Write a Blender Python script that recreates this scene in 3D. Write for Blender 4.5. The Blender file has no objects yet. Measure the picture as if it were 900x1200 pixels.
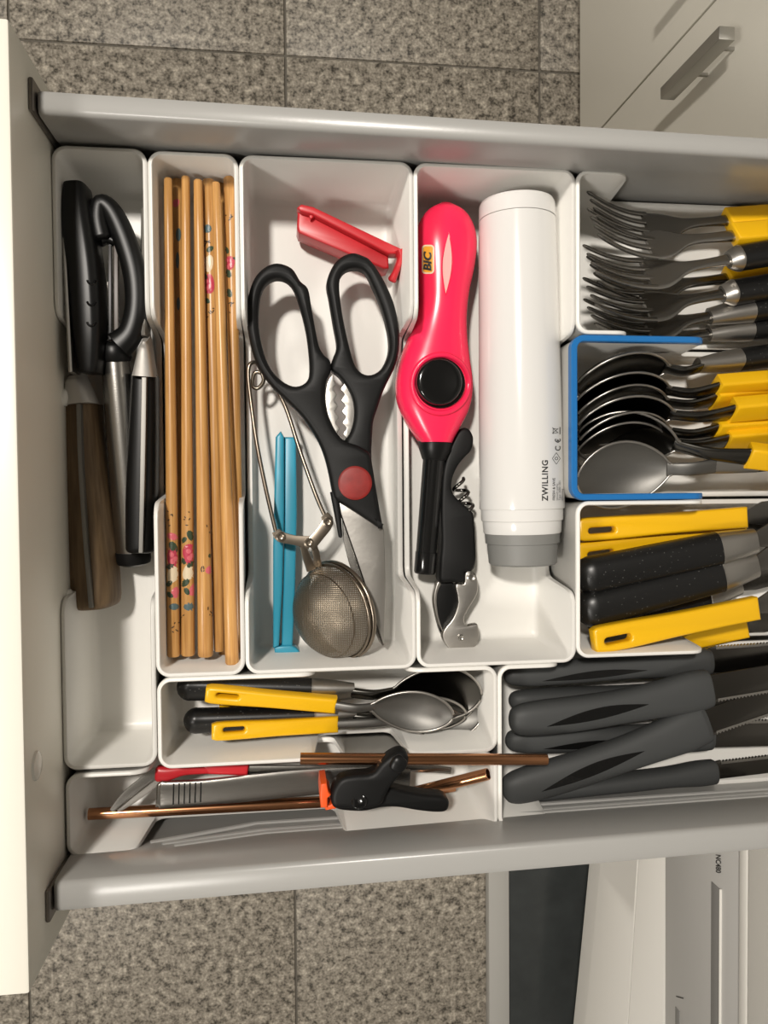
import bpy, bmesh, math, random
from mathutils import Vector, Matrix
from mathutils.bvhtree import BVHTree
random.seed(4)
SC = bpy.context.scene
COL = SC.collection
PI = math.pi
V = Vector

# ------------------------------------------------------------------ camera, world, lights, exposure
F_PX, CAM_Z = 935.9, 1.20
RX, RY, RZ = -0.0287792, -0.1287070, -0.0081735
CAM_R = Matrix.Rotation(RZ, 3, 'Z') @ Matrix.Rotation(RY, 3, 'Y') @ Matrix.Rotation(RX, 3, 'X')
cd = bpy.data.cameras.new('camera'); cam = bpy.data.objects.new('camera', cd); COL.objects.link(cam)
cam.matrix_world = Matrix.Translation((0, 0, CAM_Z)) @ CAM_R.to_4x4()
cd.sensor_fit = 'HORIZONTAL'; cd.sensor_width = 36.0; cd.lens = F_PX * 36.0 / 900.0
cd.clip_start = 0.01
SC.camera = cam
w = bpy.data.worlds.new('world'); SC.world = w; w.use_nodes = True
w.node_tree.nodes['Background'].inputs[0].default_value = (1.0, 0.95, 0.87, 1)
w.node_tree.nodes['Background'].inputs[1].default_value = 0.10

def area_light(name, loc, size, power, color, aim):
    l = bpy.data.lights.new(name, 'AREA'); l.shape = 'DISK'; l.size = size; l.energy = power; l.color = color
    o = bpy.data.objects.new(name, l); COL.objects.link(o); o.location = loc
    o.rotation_euler = (V(aim) - V(loc)).to_track_quat('-Z', 'Y').to_euler()
    return o
area_light('ceiling_lamp_light', (-0.42, 0.50, 2.45), 0.13, 26, (1.0, 0.94, 0.86), (0, 0, 0.8))
area_light('ceiling_spot_light', (-1.30, -0.80, 2.40), 0.4, 19, (1.0, 0.95, 0.88), (0, 0, 0.8))
SC.view_settings.view_transform = 'Standard'; SC.view_settings.look = 'None'
SC.view_settings.exposure = 0.12; SC.view_settings.gamma = 1.0; SC.view_settings.use_curve_mapping = False

# ------------------------------------------------------------------ helpers
def cam_dir(px, py):
    return (CAM_R @ V(((px - 450) / F_PX, -(py - 600) / F_PX, -1.0)))
def P(px, py, z):
    """photo pixel + real height -> world point"""
    d = cam_dir(px, py); t = (z - CAM_Z) / d.z
    return V((d.x * t, d.y * t, z))

def thing(name, label, cat, loc=(0, 0, 0), group=None):
    o = bpy.data.objects.new(name, None); COL.objects.link(o); o.location = loc
    o.empty_display_size = 0.01
    o['label'] = label; o['category'] = cat
    if group: o['group'] = group
    return o
def root_loc(o):
    l = V((0, 0, 0))
    while o is not None:
        l += o.location; o = o.parent
    return l
def mesh_obj(name, verts, faces, mat, parent=None, smooth=35, mats=None, fmat=None):
    """one mesh object from world-space vertices, made local to its parent"""
    verts = [V(v) for v in verts]
    if parent is None:
        lo = V((sum(v.x for v in verts), sum(v.y for v in verts), 0)) / len(verts); lo.z = min(v.z for v in verts)
    else:
        lo = root_loc(parent)
    me = bpy.data.meshes.new(name)
    me.from_pydata([tuple(v - lo) for v in verts], [], faces)
    bm = bmesh.new(); bm.from_mesh(me)
    bmesh.ops.recalc_face_normals(bm, faces=bm.faces)
    bm.to_mesh(me); bm.free()
    for m in (mats or [mat]): me.materials.append(m)
    if fmat: me.polygons.foreach_set('material_index', fmat)
    if smooth:
        me.polygons.foreach_set('use_smooth', [True] * len(me.polygons))
        me.set_sharp_from_angle(angle=math.radians(smooth))
    me.update()
    o = bpy.data.objects.new(name, me); COL.objects.link(o)
    if parent is None: o.location = lo
    else: o.parent = parent
    return o
def tag(o, label, cat, group=None):
    o['label'] = label; o['category'] = cat
    if group: o['group'] = group
    return o
class Geo:
    """collects pieces of ONE part"""
    def __init__(s): s.v = []; s.f = []; s.m = []
    def add(s, v, f, m=0):
        n = len(s.v); s.v += [V(a) for a in v]; s.f += [tuple(i + n for i in q) for q in f]; s.m += [m] * len(f); return s
    def obj(s, name, mat, parent=None, smooth=35, mats=None):
        return mesh_obj(name, s.v, s.f, mat, parent, smooth, mats, s.m if mats else None)

def box(x0, x1, y0, y1, z0, z1, b=0.0):
    """box with bevelled edges"""
    bm = bmesh.new(); bmesh.ops.create_cube(bm, size=1)
    for v in bm.verts: v.co = V(((x0 + x1) / 2 + v.co.x * (x1 - x0), (y0 + y1) / 2 + v.co.y * (y1 - y0), (z0 + z1) / 2 + v.co.z * (z1 - z0)))
    if b: bmesh.ops.bevel(bm, geom=list(bm.edges), offset=b, segments=2, profile=0.5, affect='EDGES')
    bm.verts.index_update()
    r = [v.co.copy() for v in bm.verts], [tuple(v.index for v in f.verts) for f in bm.faces]
    bm.free(); return r
def crom(pts, k=6, closed=False):
    """Catmull-Rom through tuples/vectors of any size"""
    n = len(pts); out = []
    g = (lambda i: pts[i % n]) if closed else (lambda i: pts[min(max(i, 0), n - 1)])
    for i in range(n if closed else n - 1):
        a, b, c, d = g(i - 1), g(i), g(i + 1), g(i + 2)
        for j in range(k):
            t = j / k
            out.append(tuple(0.5 * (2 * q + (r - p) * t + (2 * p - 5 * q + 4 * r - s) * t * t + (3 * q - p - 3 * r + s) * t ** 3)
                             for p, q, r, s in zip(a, b, c, d)))
    if not closed: out.append(tuple(pts[-1]))
    return out
def rings_mesh(rings, cap0=True, cap1=True, closed=True):
    n = len(rings[0]); v = [p for r in rings for p in r]; f = []
    for i in range(len(rings) - 1):
        for j in range(n if closed else n - 1):
            a, b = i * n + j, i * n + (j + 1) % n
            f.append((a, b, b + n, a + n))
    if cap0: f.append(tuple(range(n - 1, -1, -1)))
    if cap1: f.append(tuple(range((len(rings) - 1) * n, len(rings) * n)))
    return v, f
def sgnpow(x, e): return math.copysign(abs(x) ** e, x)
def loft(path, w, h, e=2.0, n=16, k=5, up=(0, 0, 1), r0=0.0, r1=0.0, roll=0.0, caps=(True, True), smooth=True):
    """tapered bar: path points, half widths, half heights (lists or numbers); r0/r1 round the ends"""
    m = len(path)
    w = list(w) if hasattr(w, '__len__') else [w] * m
    h = list(h) if hasattr(h, '__len__') else [h] * m
    rows = [(p[0], p[1], p[2], a, b) for p, a, b in zip(path, w, h)]
    if smooth and m > 1: rows = crom(rows, k)
    # rounded ends
    def rnd(rows, r):
        p0, p1 = V(rows[0][:3]), V(rows[1][:3]); d = (p1 - p0)
        L = d.length
        d = d / L; out = []
        for q in (0.02, 0.15, 0.35, 0.6, 0.85):
            s = math.sqrt(max(0, 1 - (1 - q) ** 2)); x = p0 + d * (r * q - r)
            out.append((x.x, x.y, x.z, max(rows[0][3] - (1 - s) * min(r, rows[0][3]), 1e-5), max(rows[0][4] - (1 - s) * min(r, rows[0][4]), 1e-5)))
        return out + rows
    if r0:
        # pull the first point in so that the tip stays in place
        p0, p1 = V(rows[0][:3]), V(rows[-1][:3])
        rows[0] = tuple(p0 + (V(rows[1][:3]) - p0).normalized() * r0) + rows[0][3:]
        while len(rows) > 3 and (V(rows[1][:3]) - p0).length <= r0 * 1.02: rows.pop(1)
        rows = rnd(rows, r0)
    if r1:
        rows = rows[::-1]; p0 = V(rows[0][:3])
        rows[0] = tuple(p0 + (V(rows[1][:3]) - p0).normalized() * r1) + rows[0][3:]
        while len(rows) > 3 and (V(rows[1][:3]) - p0).length <= r1 * 1.02: rows.pop(1)
        rows = rnd(rows, r1)[::-1]
    up = V(up); rings = []; N = len(rows)
    for i in range(N):
        a, b = V(rows[max(i - 1, 0)][:3]), V(rows[min(i + 1, N - 1)][:3])
        t = (b - a).normalized()
        s = t.cross(up)
        s = s.normalized() if s.length > 1e-6 else V((1, 0, 0))
        u = s.cross(t)
        if roll: s, u = s * math.cos(roll) + u * math.sin(roll), u * math.cos(roll) - s * math.sin(roll)
        c = V(rows[i][:3])
        rings.append([c + s * rows[i][3] * sgnpow(math.cos(2 * PI * j / n), 2 / e) + u * rows[i][4] * sgnpow(math.sin(2 * PI * j / n), 2 / e) for j in range(n)])
    return rings_mesh(rings, *caps)
def tube(path, r, n=10, k=5, smooth=True):
    """round wire with parallel-transported frame"""
    rr = list(r) if hasattr(r, '__len__') else [r] * len(path)
    rows = [(p[0], p[1], p[2], q) for p, q in zip(path, rr)]
    if smooth: rows = crom(rows, k)
    N = len(rows); t0 = (V(rows[1][:3]) - V(rows[0][:3])).normalized()
    s = t0.orthogonal().normalized(); rings = []
    for i in range(N):
        t = (V(rows[min(i + 1, N - 1)][:3]) - V(rows[max(i - 1, 0)][:3])).normalized()
        s = (s - t * s.dot(t)).normalized(); u = t.cross(s)
        rings.append([V(rows[i][:3]) + (s * math.cos(2 * PI * j / n) + u * math.sin(2 * PI * j / n)) * rows[i][3] for j in range(n)])
    return rings_mesh(rings)
def lathe(a, b, prof, n=40, caps=(True, True)):
    """prof: list of (fraction-or-metres along a->b in metres, radius)"""
    a, b = V(a), V(b); t = (b - a).normalized(); s = t.orthogonal().normalized(); u = t.cross(s)
    return rings_mesh([[a + t * x + (s * math.cos(2 * PI * j / n) + u * math.sin(2 * PI * j / n)) * r for j in range(n)] for x, r in prof], *caps)
def flat(outlines, th, bevel, mats_=None):
    """2-D outlines (first outer, others holes) -> bevelled slab; z from -th to 0, in metres"""
    cu = bpy.data.curves.new('c', 'CURVE'); cu.dimensions = '2D'; cu.fill_mode = 'BOTH'
    cu.extrude = max(th / 2 - bevel, 1e-5); cu.bevel_depth = bevel; cu.bevel_resolution = 2; cu.offset = -bevel
    for o in outlines:
        sp = cu.splines.new('POLY'); sp.points.add(len(o) - 1); sp.use_cyclic_u = True
        for q, p in zip(sp.points, o): q.co = (p[0], p[1], 0, 1)
    ob = bpy.data.objects.new('c', cu); COL.objects.link(ob)
    dg = bpy.context.evaluated_depsgraph_get(); ev = ob.evaluated_get(dg)
    me = bpy.data.meshes.new_from_object(ev)
    bm = bmesh.new(); bm.from_mesh(me); bmesh.ops.remove_doubles(bm, verts=bm.verts, dist=1e-6)
    bm.verts.index_update()
    v = [V((q.co.x, q.co.y, q.co.z - th / 2)) for q in bm.verts]; f = [tuple(q.index for q in g.verts) for g in bm.faces]
    bm.free(); bpy.data.objects.remove(ob); bpy.data.curves.remove(cu); bpy.data.meshes.remove(me)
    return v, f
def slab(px_outlines, z, th, bevel=0.001, k=4, smooth=True, zf=None):
    """outline in photo pixels at the real height z of its top face -> solid slab"""
    outs = []
    for o in px_outlines:
        q = crom(o, k, True) if smooth else o
        outs.append([P(a[0], a[1], z)[:2] for a in q])
    v, f = flat(outs, th, bevel)
    v = [V((a.x, a.y, a.z + z)) for a in v]
    if zf: v = [V((a.x, a.y, a.z + zf(a.x, a.y))) for a in v]
    return v, f
class Frame:
    """local axes of an elongated utensil: x from A to B, y sideways, z up, with roll"""
    def __init__(s, a, b, roll=0.0):
        s.o = V(a); s.x = (V(b) - V(a)).normalized()
        y = V((0, 0, 1)).cross(s.x).normalized(); z = s.x.cross(y); r = math.radians(roll)
        s.z = z * math.cos(r) + y * math.sin(r); s.y = y * math.cos(r) - z * math.sin(r)
    def __call__(s, x, y=0, z=0): return s.o + s.x * x + s.y * y + s.z * z
    def map(s, vf): return [s(*p) for p in vf[0]], vf[1]
    def xof(s, p): return (V(p) - s.o).dot(s.x)
def bvh_of(o):
    lo = root_loc(o); me = o.data
    return BVHTree.FromPolygons([v.co + lo for v in me.vertices], [tuple(p.vertices) for p in me.polygons])
def print_on(target_bvhs, polys, off=0.00012):
    """flat print: pixel polygons laid onto the surface they are printed on"""
    g = Geo(); o = V((0, 0, CAM_Z))
    for poly, faces, mi in polys:
        pts = []; ok = []
        for p in poly:
            best = None
            d = cam_dir(*p).normalized()
            for b in target_bvhs:
                h = b.ray_cast(o, d)
                if h[0] is not None and (best is None or h[3] < best[3]): best = h
            ok.append(best is not None)
            if best is None: pts.append(V((0, 0, 0))); continue
            n = best[1] if best[1].dot(d) < 0 else -best[1]
            pts.append(best[0] + n * off)
        idx = {}; fs = []
        for f in faces:
            if all(ok[i] for i in f):
                for i in f: idx.setdefault(i, len(idx))
                fs.append(tuple(idx[i] for i in f))
        if fs: g.add([pts[i] for i in idx], fs, mi)
    return g
def ellipse_px(cx, cy, a, b, ang=0, n=14, wob=0.0):
    c, s = math.cos(math.radians(ang)), math.sin(math.radians(ang)); r = []
    for i in range(n):
        q = 1 + wob * math.sin(3 * 2 * PI * i / n + cx)
        x, y = a * q * math.cos(2 * PI * i / n), b * q * math.sin(2 * PI * i / n)
        r.append((cx + x * c - y * s, cy + x * s + y * c))
    return r
def patch(px, mi=0, nr=4):
    c = (sum(p[0] for p in px) / len(px), sum(p[1] for p in px) / len(px)); n = len(px)
    v = [(c[0] + (p[0] - c[0]) * k / nr, c[1] + (p[1] - c[1]) * k / nr) for k in range(nr, 0, -1) for p in px] + [c]
    f = [(k * n + i, k * n + (i + 1) % n, (k + 1) * n + (i + 1) % n, (k + 1) * n + i) for k in range(nr - 1) for i in range(n)]
    return (v, f + [((nr - 1) * n + i, (nr - 1) * n + (i + 1) % n, nr * n) for i in range(n)], mi)
def text_px(body, x, y, size, ang, mi=0, shear=0.0, bold=0.0, sx=1.0, spacing=1.0):
    """text outline as pixel polygons: baseline start x,y, size in px, ang in image degrees (90 = reads upward)"""
    cu = bpy.data.curves.new('t', 'FONT'); cu.body = body; cu.size = 1.0; cu.shear = shear; cu.offset = bold; cu.resolution_u = 3
    cu.space_character = spacing
    ob = bpy.data.objects.new('t', cu); COL.objects.link(ob)
    dg = bpy.context.evaluated_depsgraph_get(); me = bpy.data.meshes.new_from_object(ob.evaluated_get(dg))
    c, s = math.cos(math.radians(ang)), math.sin(math.radians(ang))
    pts = []
    for v in me.vertices:
        u, t = v.co.x * size * sx, v.co.y * size
        pts.append((x + u * c - t * s, y - (u * s + t * c)))
    fs = [tuple(p.vertices) for p in me.polygons]
    bpy.data.objects.remove(ob); bpy.data.curves.remove(cu); bpy.data.meshes.remove(me)
    return (pts, fs, mi)

# ------------------------------------------------------------------ materials
def mat(name, col, rough=0.5, metal=0.0, bump=None, spec=0.5, var=0.0, coat=0.0):
    m = bpy.data.materials.new(name); m.use_nodes = True; nt = m.node_tree; b = nt.nodes['Principled BSDF']
    b.inputs['Base Color'].default_value = (*col, 1); b.inputs['Roughness'].default_value = rough
    b.inputs['Metallic'].default_value = metal; b.inputs['Specular IOR Level'].default_value = spec
    b.inputs['Coat Weight'].default_value = coat
    L = nt.links.new
    if bump or var:
        tc = nt.nodes.new('ShaderNodeNewGeometry')
        mp = nt.nodes.new('ShaderNodeMapping'); L(tc.outputs['Position'], mp.inputs['Vector'])
        no = nt.nodes.new('ShaderNodeTexNoise'); L(mp.outputs['Vector'], no.inputs['Vector'])
        no.inputs['Scale'].default_value = bump[0] if bump else 60
        no.inputs['Detail'].default_value = 4
        if bump:
            if len(bump) > 2: mp.inputs['Scale'].default_value = bump[2]
            bp = nt.nodes.new('ShaderNodeBump'); bp.inputs['Strength'].default_value = bump[1]; bp.inputs['Distance'].default_value = 0.001
            L(no.outputs['Fac'], bp.inputs['Height']); L(bp.outputs['Normal'], b.inputs['Normal'])
        if var:
            r = nt.nodes.new('ShaderNodeValToRGB'); L(no.outputs['Fac'], r.inputs['Fac'])
            r.color_ramp.elements[0].position = 0.3; r.color_ramp.elements[1].position = 0.7
            r.color_ramp.elements[0].color = (*[c * (1 - var) for c in col], 1)
            r.color_ramp.elements[1].color = (*[min(1, c * (1 + var)) for c in col], 1)
            L(r.outputs['Color'], b.inputs['Base Color'])
    return m
M = {}
M['bin'] = mat('white_plastic', (0.79, 0.775, 0.735), 0.38, bump=(900, 0.03))
M['panel'] = mat('cream_lacquer', (0.82, 0.79, 0.70), 0.35)
M['carcass'] = mat('melamine', (0.75, 0.72, 0.66), 0.5)
M['rail'] = mat('grey_painted_steel', (0.36, 0.355, 0.34), 0.30, 0.0, bump=(500, 0.03))
M['base'] = mat('grey_base', (0.42, 0.41, 0.39), 0.5)
M['dark_metal'] = mat('dark_zinc', (0.22, 0.20, 0.18), 0.4, 0.9)
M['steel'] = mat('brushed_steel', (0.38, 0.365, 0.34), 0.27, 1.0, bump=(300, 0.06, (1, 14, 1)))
M['steel_dark'] = mat('dim_reflection_steel', (0.25, 0.24, 0.222), 0.26, 1.0, bump=(250, 0.05))  # steel with dim reflections put into a darker base colour
M['steel_black'] = mat('dark_reflection_steel', (0.13, 0.125, 0.115), 0.22, 1.0)  # near-black base colour imitates bowls mirroring dark surroundings
M['steel_dull'] = mat('dull_steel', (0.20, 0.195, 0.183), 0.5, 1.0, bump=(250, 0.05))
M['satin'] = mat('satin_steel', (0.46, 0.44, 0.41), 0.36, 1.0, bump=(300, 0.05))
M['bolster'] = mat('matte_bolster_steel', (0.50, 0.48, 0.45), 0.55, 0.6)
M['tang'] = mat('tang_steel', (0.24, 0.232, 0.215), 0.5, 1.0)
M['blade_brown'] = mat('stained_blade', (0.045, 0.026, 0.014), 0.4)
M['wire'] = mat('brown_steel_wire', (0.26, 0.22, 0.175), 0.3, 1.0)
M['blade'] = mat('knife_blade', (0.15, 0.142, 0.13), 0.22, 1.0)
M['black'] = mat('black_plastic', (0.005, 0.005, 0.005), 0.36, spec=0.3)
M['black_soft'] = mat('black_rubber', (0.006, 0.006, 0.006), 0.5, spec=0.25)
M['black_gloss'] = mat('black_gloss', (0.006, 0.006, 0.006), 0.12)
M['grey_grip'] = mat('grey_soft_grip', (0.050, 0.052, 0.052), 0.55, spec=0.3)
M['yellow'] = mat('yellow_plastic', (0.80, 0.45, 0.006), 0.33, bump=(200, 0.03))
M['pink'] = mat('pink_plastic', (0.93, 0.022, 0.09), 0.24)
M['window'] = mat('milky_window', (0.88, 0.45, 0.42), 0.15)
M['red'] = mat('red_plastic', (0.52, 0.018, 0.026), 0.35)
M['red_disc'] = mat('red_disc', (0.23, 0.013, 0.010), 0.5, bump=(120, 0.15), var=0.25)
M['blue_clip'] = mat('blue_plastic', (0.03, 0.30, 0.44), 0.35)
M['blue_rim'] = mat('blue_rim', (0.014, 0.15, 0.42), 0.3)
M['orange'] = mat('orange_plastic', (0.85, 0.10, 0.015), 0.45)
M['copper'] = mat('copper', (0.50, 0.24, 0.12), 0.22, 1.0)
M['white'] = mat('white_gloss', (0.72, 0.71, 0.69), 0.14)
M['grey_cap'] = mat('grey_rubber', (0.20, 0.20, 0.19), 0.5)
M['ink'] = mat('ink', (0.03, 0.03, 0.03), 0.5)
M['ink_soft'] = mat('soft_ink', (0.16, 0.16, 0.16), 0.5)
M['logo_yellow'] = mat('logo_yellow', (0.90, 0.42, 0.04), 0.3)
M['logo_cream'] = mat('logo_cream', (0.90, 0.72, 0.50), 0.3)
M['rose'] = mat('rose_print', (0.50, 0.045, 0.085), 0.35)
M['rose_light'] = mat('rose_light_print', (0.64, 0.13, 0.16), 0.35)
M['petal'] = mat('white_petal', (0.72, 0.60, 0.42), 0.35)
M['leaf'] = mat('leaf_print', (0.035, 0.06, 0.03), 0.4)
M['sprig'] = mat('sprig_print', (0.05, 0.025, 0.012), 0.4)
M['teal'] = mat('teal_print', (0.08, 0.13, 0.14), 0.4)
M['clear'] = mat('clear_bumper', (0.80, 0.78, 0.72), 0.15)
M['grout'] = mat('grout', (0.16, 0.145, 0.12), 0.9)
M['aluminium'] = mat('aluminium', (0.42, 0.41, 0.38), 0.32, 0.85)
M['appliance'] = mat('appliance_white', (0.84, 0.82, 0.77), 0.35)
M['appliance_grey'] = mat('appliance_grey', (0.60, 0.59, 0.57), 0.4)
M['dark_glass'] = mat('dark_slab', (0.045, 0.050, 0.050), 0.25, var=0.12, bump=(30, 0.0))
M['recess_shade'] = mat('recess_shade', (0.27, 0.265, 0.255), 0.6)  # darker grey standing in for shade inside the slots
M['edge_grey'] = mat('edge_grey', (0.48, 0.47, 0.44), 0.5)

def wood(name, a, b, scale, stretch, rough=0.4):
    m = bpy.data.materials.new(name); m.use_nodes = True; nt = m.node_tree; p = nt.nodes['Principled BSDF']; L = nt.links.new
    g = nt.nodes.new('ShaderNodeNewGeometry'); mp = nt.nodes.new('ShaderNodeMapping'); mp.inputs['Scale'].default_value = stretch
    n = nt.nodes.new('ShaderNodeTexNoise'); n.inputs['Scale'].default_value = scale; n.inputs['Detail'].default_value = 6
    r = nt.nodes.new('ShaderNodeValToRGB'); r.color_ramp.elements[0].position = 0.32; r.color_ramp.elements[1].position = 0.68
    r.color_ramp.elements[0].color = (*a, 1); r.color_ramp.elements[1].color = (*b, 1)
    L(g.outputs['Position'], mp.inputs['Vector']); L(mp.outputs['Vector'], n.inputs['Vector']); L(n.outputs['Fac'], r.inputs['Fac'])
    L(r.outputs['Color'], p.inputs['Base Color']); p.inputs['Roughness'].default_value = rough
    return m
M['bamboo'] = wood('bamboo', (0.42, 0.20, 0.055), (0.60, 0.33, 0.11), 900, (1, 0.03, 1), 0.33)
M['walnut'] = wood('worn_wood', (0.10, 0.060, 0.028), (0.20, 0.13, 0.065), 420, (1, 0.07, 1), 0.6)
def speckled(name, base, speck, scale, thr, rough):
    m = mat(name, base, rough); nt = m.node_tree; p = nt.nodes['Principled BSDF']; L = nt.links.new
    g = nt.nodes.new('ShaderNodeNewGeometry'); v = nt.nodes.new('ShaderNodeTexVoronoi'); v.inputs['Scale'].default_value = scale
    r = nt.nodes.new('ShaderNodeValToRGB'); r.color_ramp.elements[0].position = thr; r.color_ramp.elements[1].position = thr + 0.04
    r.color_ramp.elements[0].color = (*speck, 1); r.color_ramp.elements[1].color = (*base, 1)
    L(g.outputs['Position'], v.inputs['Vector']); L(v.outputs['Distance'], r.inputs['Fac']); L(r.outputs['Color'], p.inputs['Base Color'])
    return m
M['black_handle'] = speckled('black_speckled_handle', (0.005, 0.005, 0.005), (0.10, 0.10, 0.095), 420, 0.09, 0.36)
def granite():
    m = bpy.data.materials.new('granite'); m.use_nodes = True; nt = m.node_tree; p = nt.nodes['Principled BSDF']; L = nt.links.new
    g = nt.nodes.new('ShaderNodeNewGeometry')
    v = nt.nodes.new('ShaderNodeTexNoise'); v.inputs['Scale'].default_value = 88; v.inputs['Detail'].default_value = 2; v.inputs['Roughness'].default_value = 0.55
    L(g.outputs['Position'], v.inputs['Vector'])
    n = nt.nodes.new('ShaderNodeTexNoise'); n.inputs['Scale'].default_value = 260; n.inputs['Detail'].default_value = 3; L(g.outputs['Position'], n.inputs['Vector'])
    mx = nt.nodes.new('ShaderNodeMath'); mx.operation = 'MULTIPLY_ADD'; L(v.outputs['Fac'], mx.inputs[0]); mx.inputs[1].default_value = 1.3
    s2 = nt.nodes.new('ShaderNodeMath'); s2.operation = 'MULTIPLY_ADD'; L(n.outputs['Fac'], s2.inputs[0]); s2.inputs[1].default_value = 1.0; s2.inputs[2].default_value = -0.585
    L(s2.outputs[0], mx.inputs[2])
    r = nt.nodes.new('ShaderNodeValToRGB'); cr = r.color_ramp
    cr.elements[0].position = 0.20; cr.elements[0].color = (0.045, 0.040, 0.032, 1)
    cr.elements[1].position = 0.95; cr.elements[1].color = (0.62, 0.56, 0.46, 1)
    for q, c in ((0.38, (0.15, 0.132, 0.105)), (0.52, (0.27, 0.24, 0.195)), (0.70, (0.38, 0.34, 0.28))):
        e = cr.elements.new(q); e.color = (*c, 1)
    L(mx.outputs[0], r.inputs['Fac']); L(r.outputs['Color'], p.inputs['Base Color']); p.inputs['Roughness'].default_value = 0.45
    return m
M['granite'] = granite()
def gauze():
    m = bpy.data.materials.new('wire_gauze'); m.use_nodes = True; nt = m.node_tree; p = nt.nodes['Principled BSDF']; L = nt.links.new
    p.inputs['Base Color'].default_value = (0.24, 0.20, 0.15, 1); p.inputs['Metallic'].default_value = 0.9; p.inputs['Roughness'].default_value = 0.4
    tc = nt.nodes.new('ShaderNodeTexCoord'); outs = []
    for ax in ('X', 'Y'):
        wv = nt.nodes.new('ShaderNodeTexWave'); wv.bands_direction = ax; wv.inputs['Scale'].default_value = 330
        L(tc.outputs['Object'], wv.inputs['Vector']); outs.append(wv)
    mxn = nt.nodes.new('ShaderNodeMath'); mxn.operation = 'MAXIMUM'; L(outs[0].outputs['Fac'], mxn.inputs[0]); L(outs[1].outputs['Fac'], mxn.inputs[1])
    r = nt.nodes.new('ShaderNodeMapRange'); r.inputs['From Min'].default_value = 0.35; r.inputs['From Max'].default_value = 0.6
    r.inputs['To Min'].default_value = 0.25
    L(mxn.outputs[0], r.inputs['Value']); L(r.outputs[0], p.inputs['Alpha'])
    bp = nt.nodes.new('ShaderNodeBump'); bp.inputs['Strength'].default_value = 0.5; bp.inputs['Distance'].default_value = 0.0004
    L(mxn.outputs[0], bp.inputs['Height']); L(bp.outputs['Normal'], p.inputs['Normal'])
    return m
M['gauze'] = gauze()

# ------------------------------------------------------------------ setting: floor of granite tiles
T = 0.386; GX, GY = 0.0145, 0.636
fl = mesh_obj('floor', *box(GX - 4 * T, GX + 5 * T, GY - 5 * T, GY + 4 * T, -0.03, -0.0035), M['grout'], None, smooth=0); fl['kind'] = 'structure'
tv, tf = box(0.0017, T - 0.0017, 0.0017, T - 0.0017, -0.012, 0.0, 0.0012)
tile_me = None
for i in range(-3, 4):
    for j in range(-4, 3):
        if tile_me is None:
            o = mesh_obj('tile', [v + V((fl.location.x, fl.location.y, fl.location.z)) for v in tv], tf, M['granite'], fl); tile_me = o.data
        else:
            o = bpy.data.objects.new('tile', tile_me); COL.objects.link(o); o.parent = fl
        o.location = (GX + i * T - fl.location.x, GY + j * T - fl.location.y, -fl.location.z + random.uniform(-0.0004, 0.0004))

M['wall'] = mat('wall_paint', (0.40, 0.39, 0.37), 0.8)
FXR = (GX - 4 * T, GX + 5 * T, GY - 5 * T, GY + 4 * T)
FX0, FX1, FY0, FY1 = FXR[0], 1.03, FXR[2], FXR[3]
for nm, b in (('wall_back', (FX1, FX1 + 0.1, FY0, FY1, 0, 2.5)), ('wall_front', (FX0 - 0.1, FX0, FY0, FY1, 0, 2.5)), ('wall_left', (FX0, FX1, FY1, FY1 + 0.1, 0, 2.5)),
              ('wall_right', (FX0, FX1, FY0 - 0.1, FY0, 0, 2.5)), ('ceiling', (FX0, FX1, FY0, FY1, 2.5, 2.6))):
    mesh_obj(nm, *box(*b), M['wall'], None, 0)['kind'] = 'structure'
# ------------------------------------------------------------------ cabinet with two doors (beyond the drawer) 
FX = 0.42                                   # plane of the cabinet fronts
seam = 0.467; zb = 0.115
cab = thing('base_cabinet', 'cream white base cabinet with two plain doors behind the drawer', 'cabinet', (FX + 0.3, seam, 0))
mesh_obj('carcass', *box(FX + 0.02, FX + 0.56, seam - 0.27, seam + 0.30, 0.10, 0.86), M['carcass'], cab, 0)
mesh_obj('plinth', *box(FX + 0.06, FX + 0.08, seam - 0.27, seam + 0.30, 0.0, 0.10), M['panel'], cab, 0)
for s, y0, y1, hy in ((0, seam - 0.268, seam - 0.0015, seam - 0.069), (1, seam + 0.0015, seam + 0.298, seam + 0.038)):
    d = mesh_obj('door', *box(FX, FX + 0.018, y0, y1, zb, 0.845, 0.001), M['panel'], cab, 0)
    hz0, hz1 = 0.420, 0.530
    g = Geo().add(*box(FX - 0.033, FX - 0.018, hy - 0.006, hy + 0.006, hz0, hz1, 0.0008))
    for zz in (hz0 + 0.032, hz1 - 0.032): g.add(*box(FX - 0.019, FX, hy + 0.003, hy + 0.006, zz - 0.0015, zz + 0.0015))
    g.obj('handle', M['aluminium'], d, 30)['label'] = 'square brushed aluminium bar handle'

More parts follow.
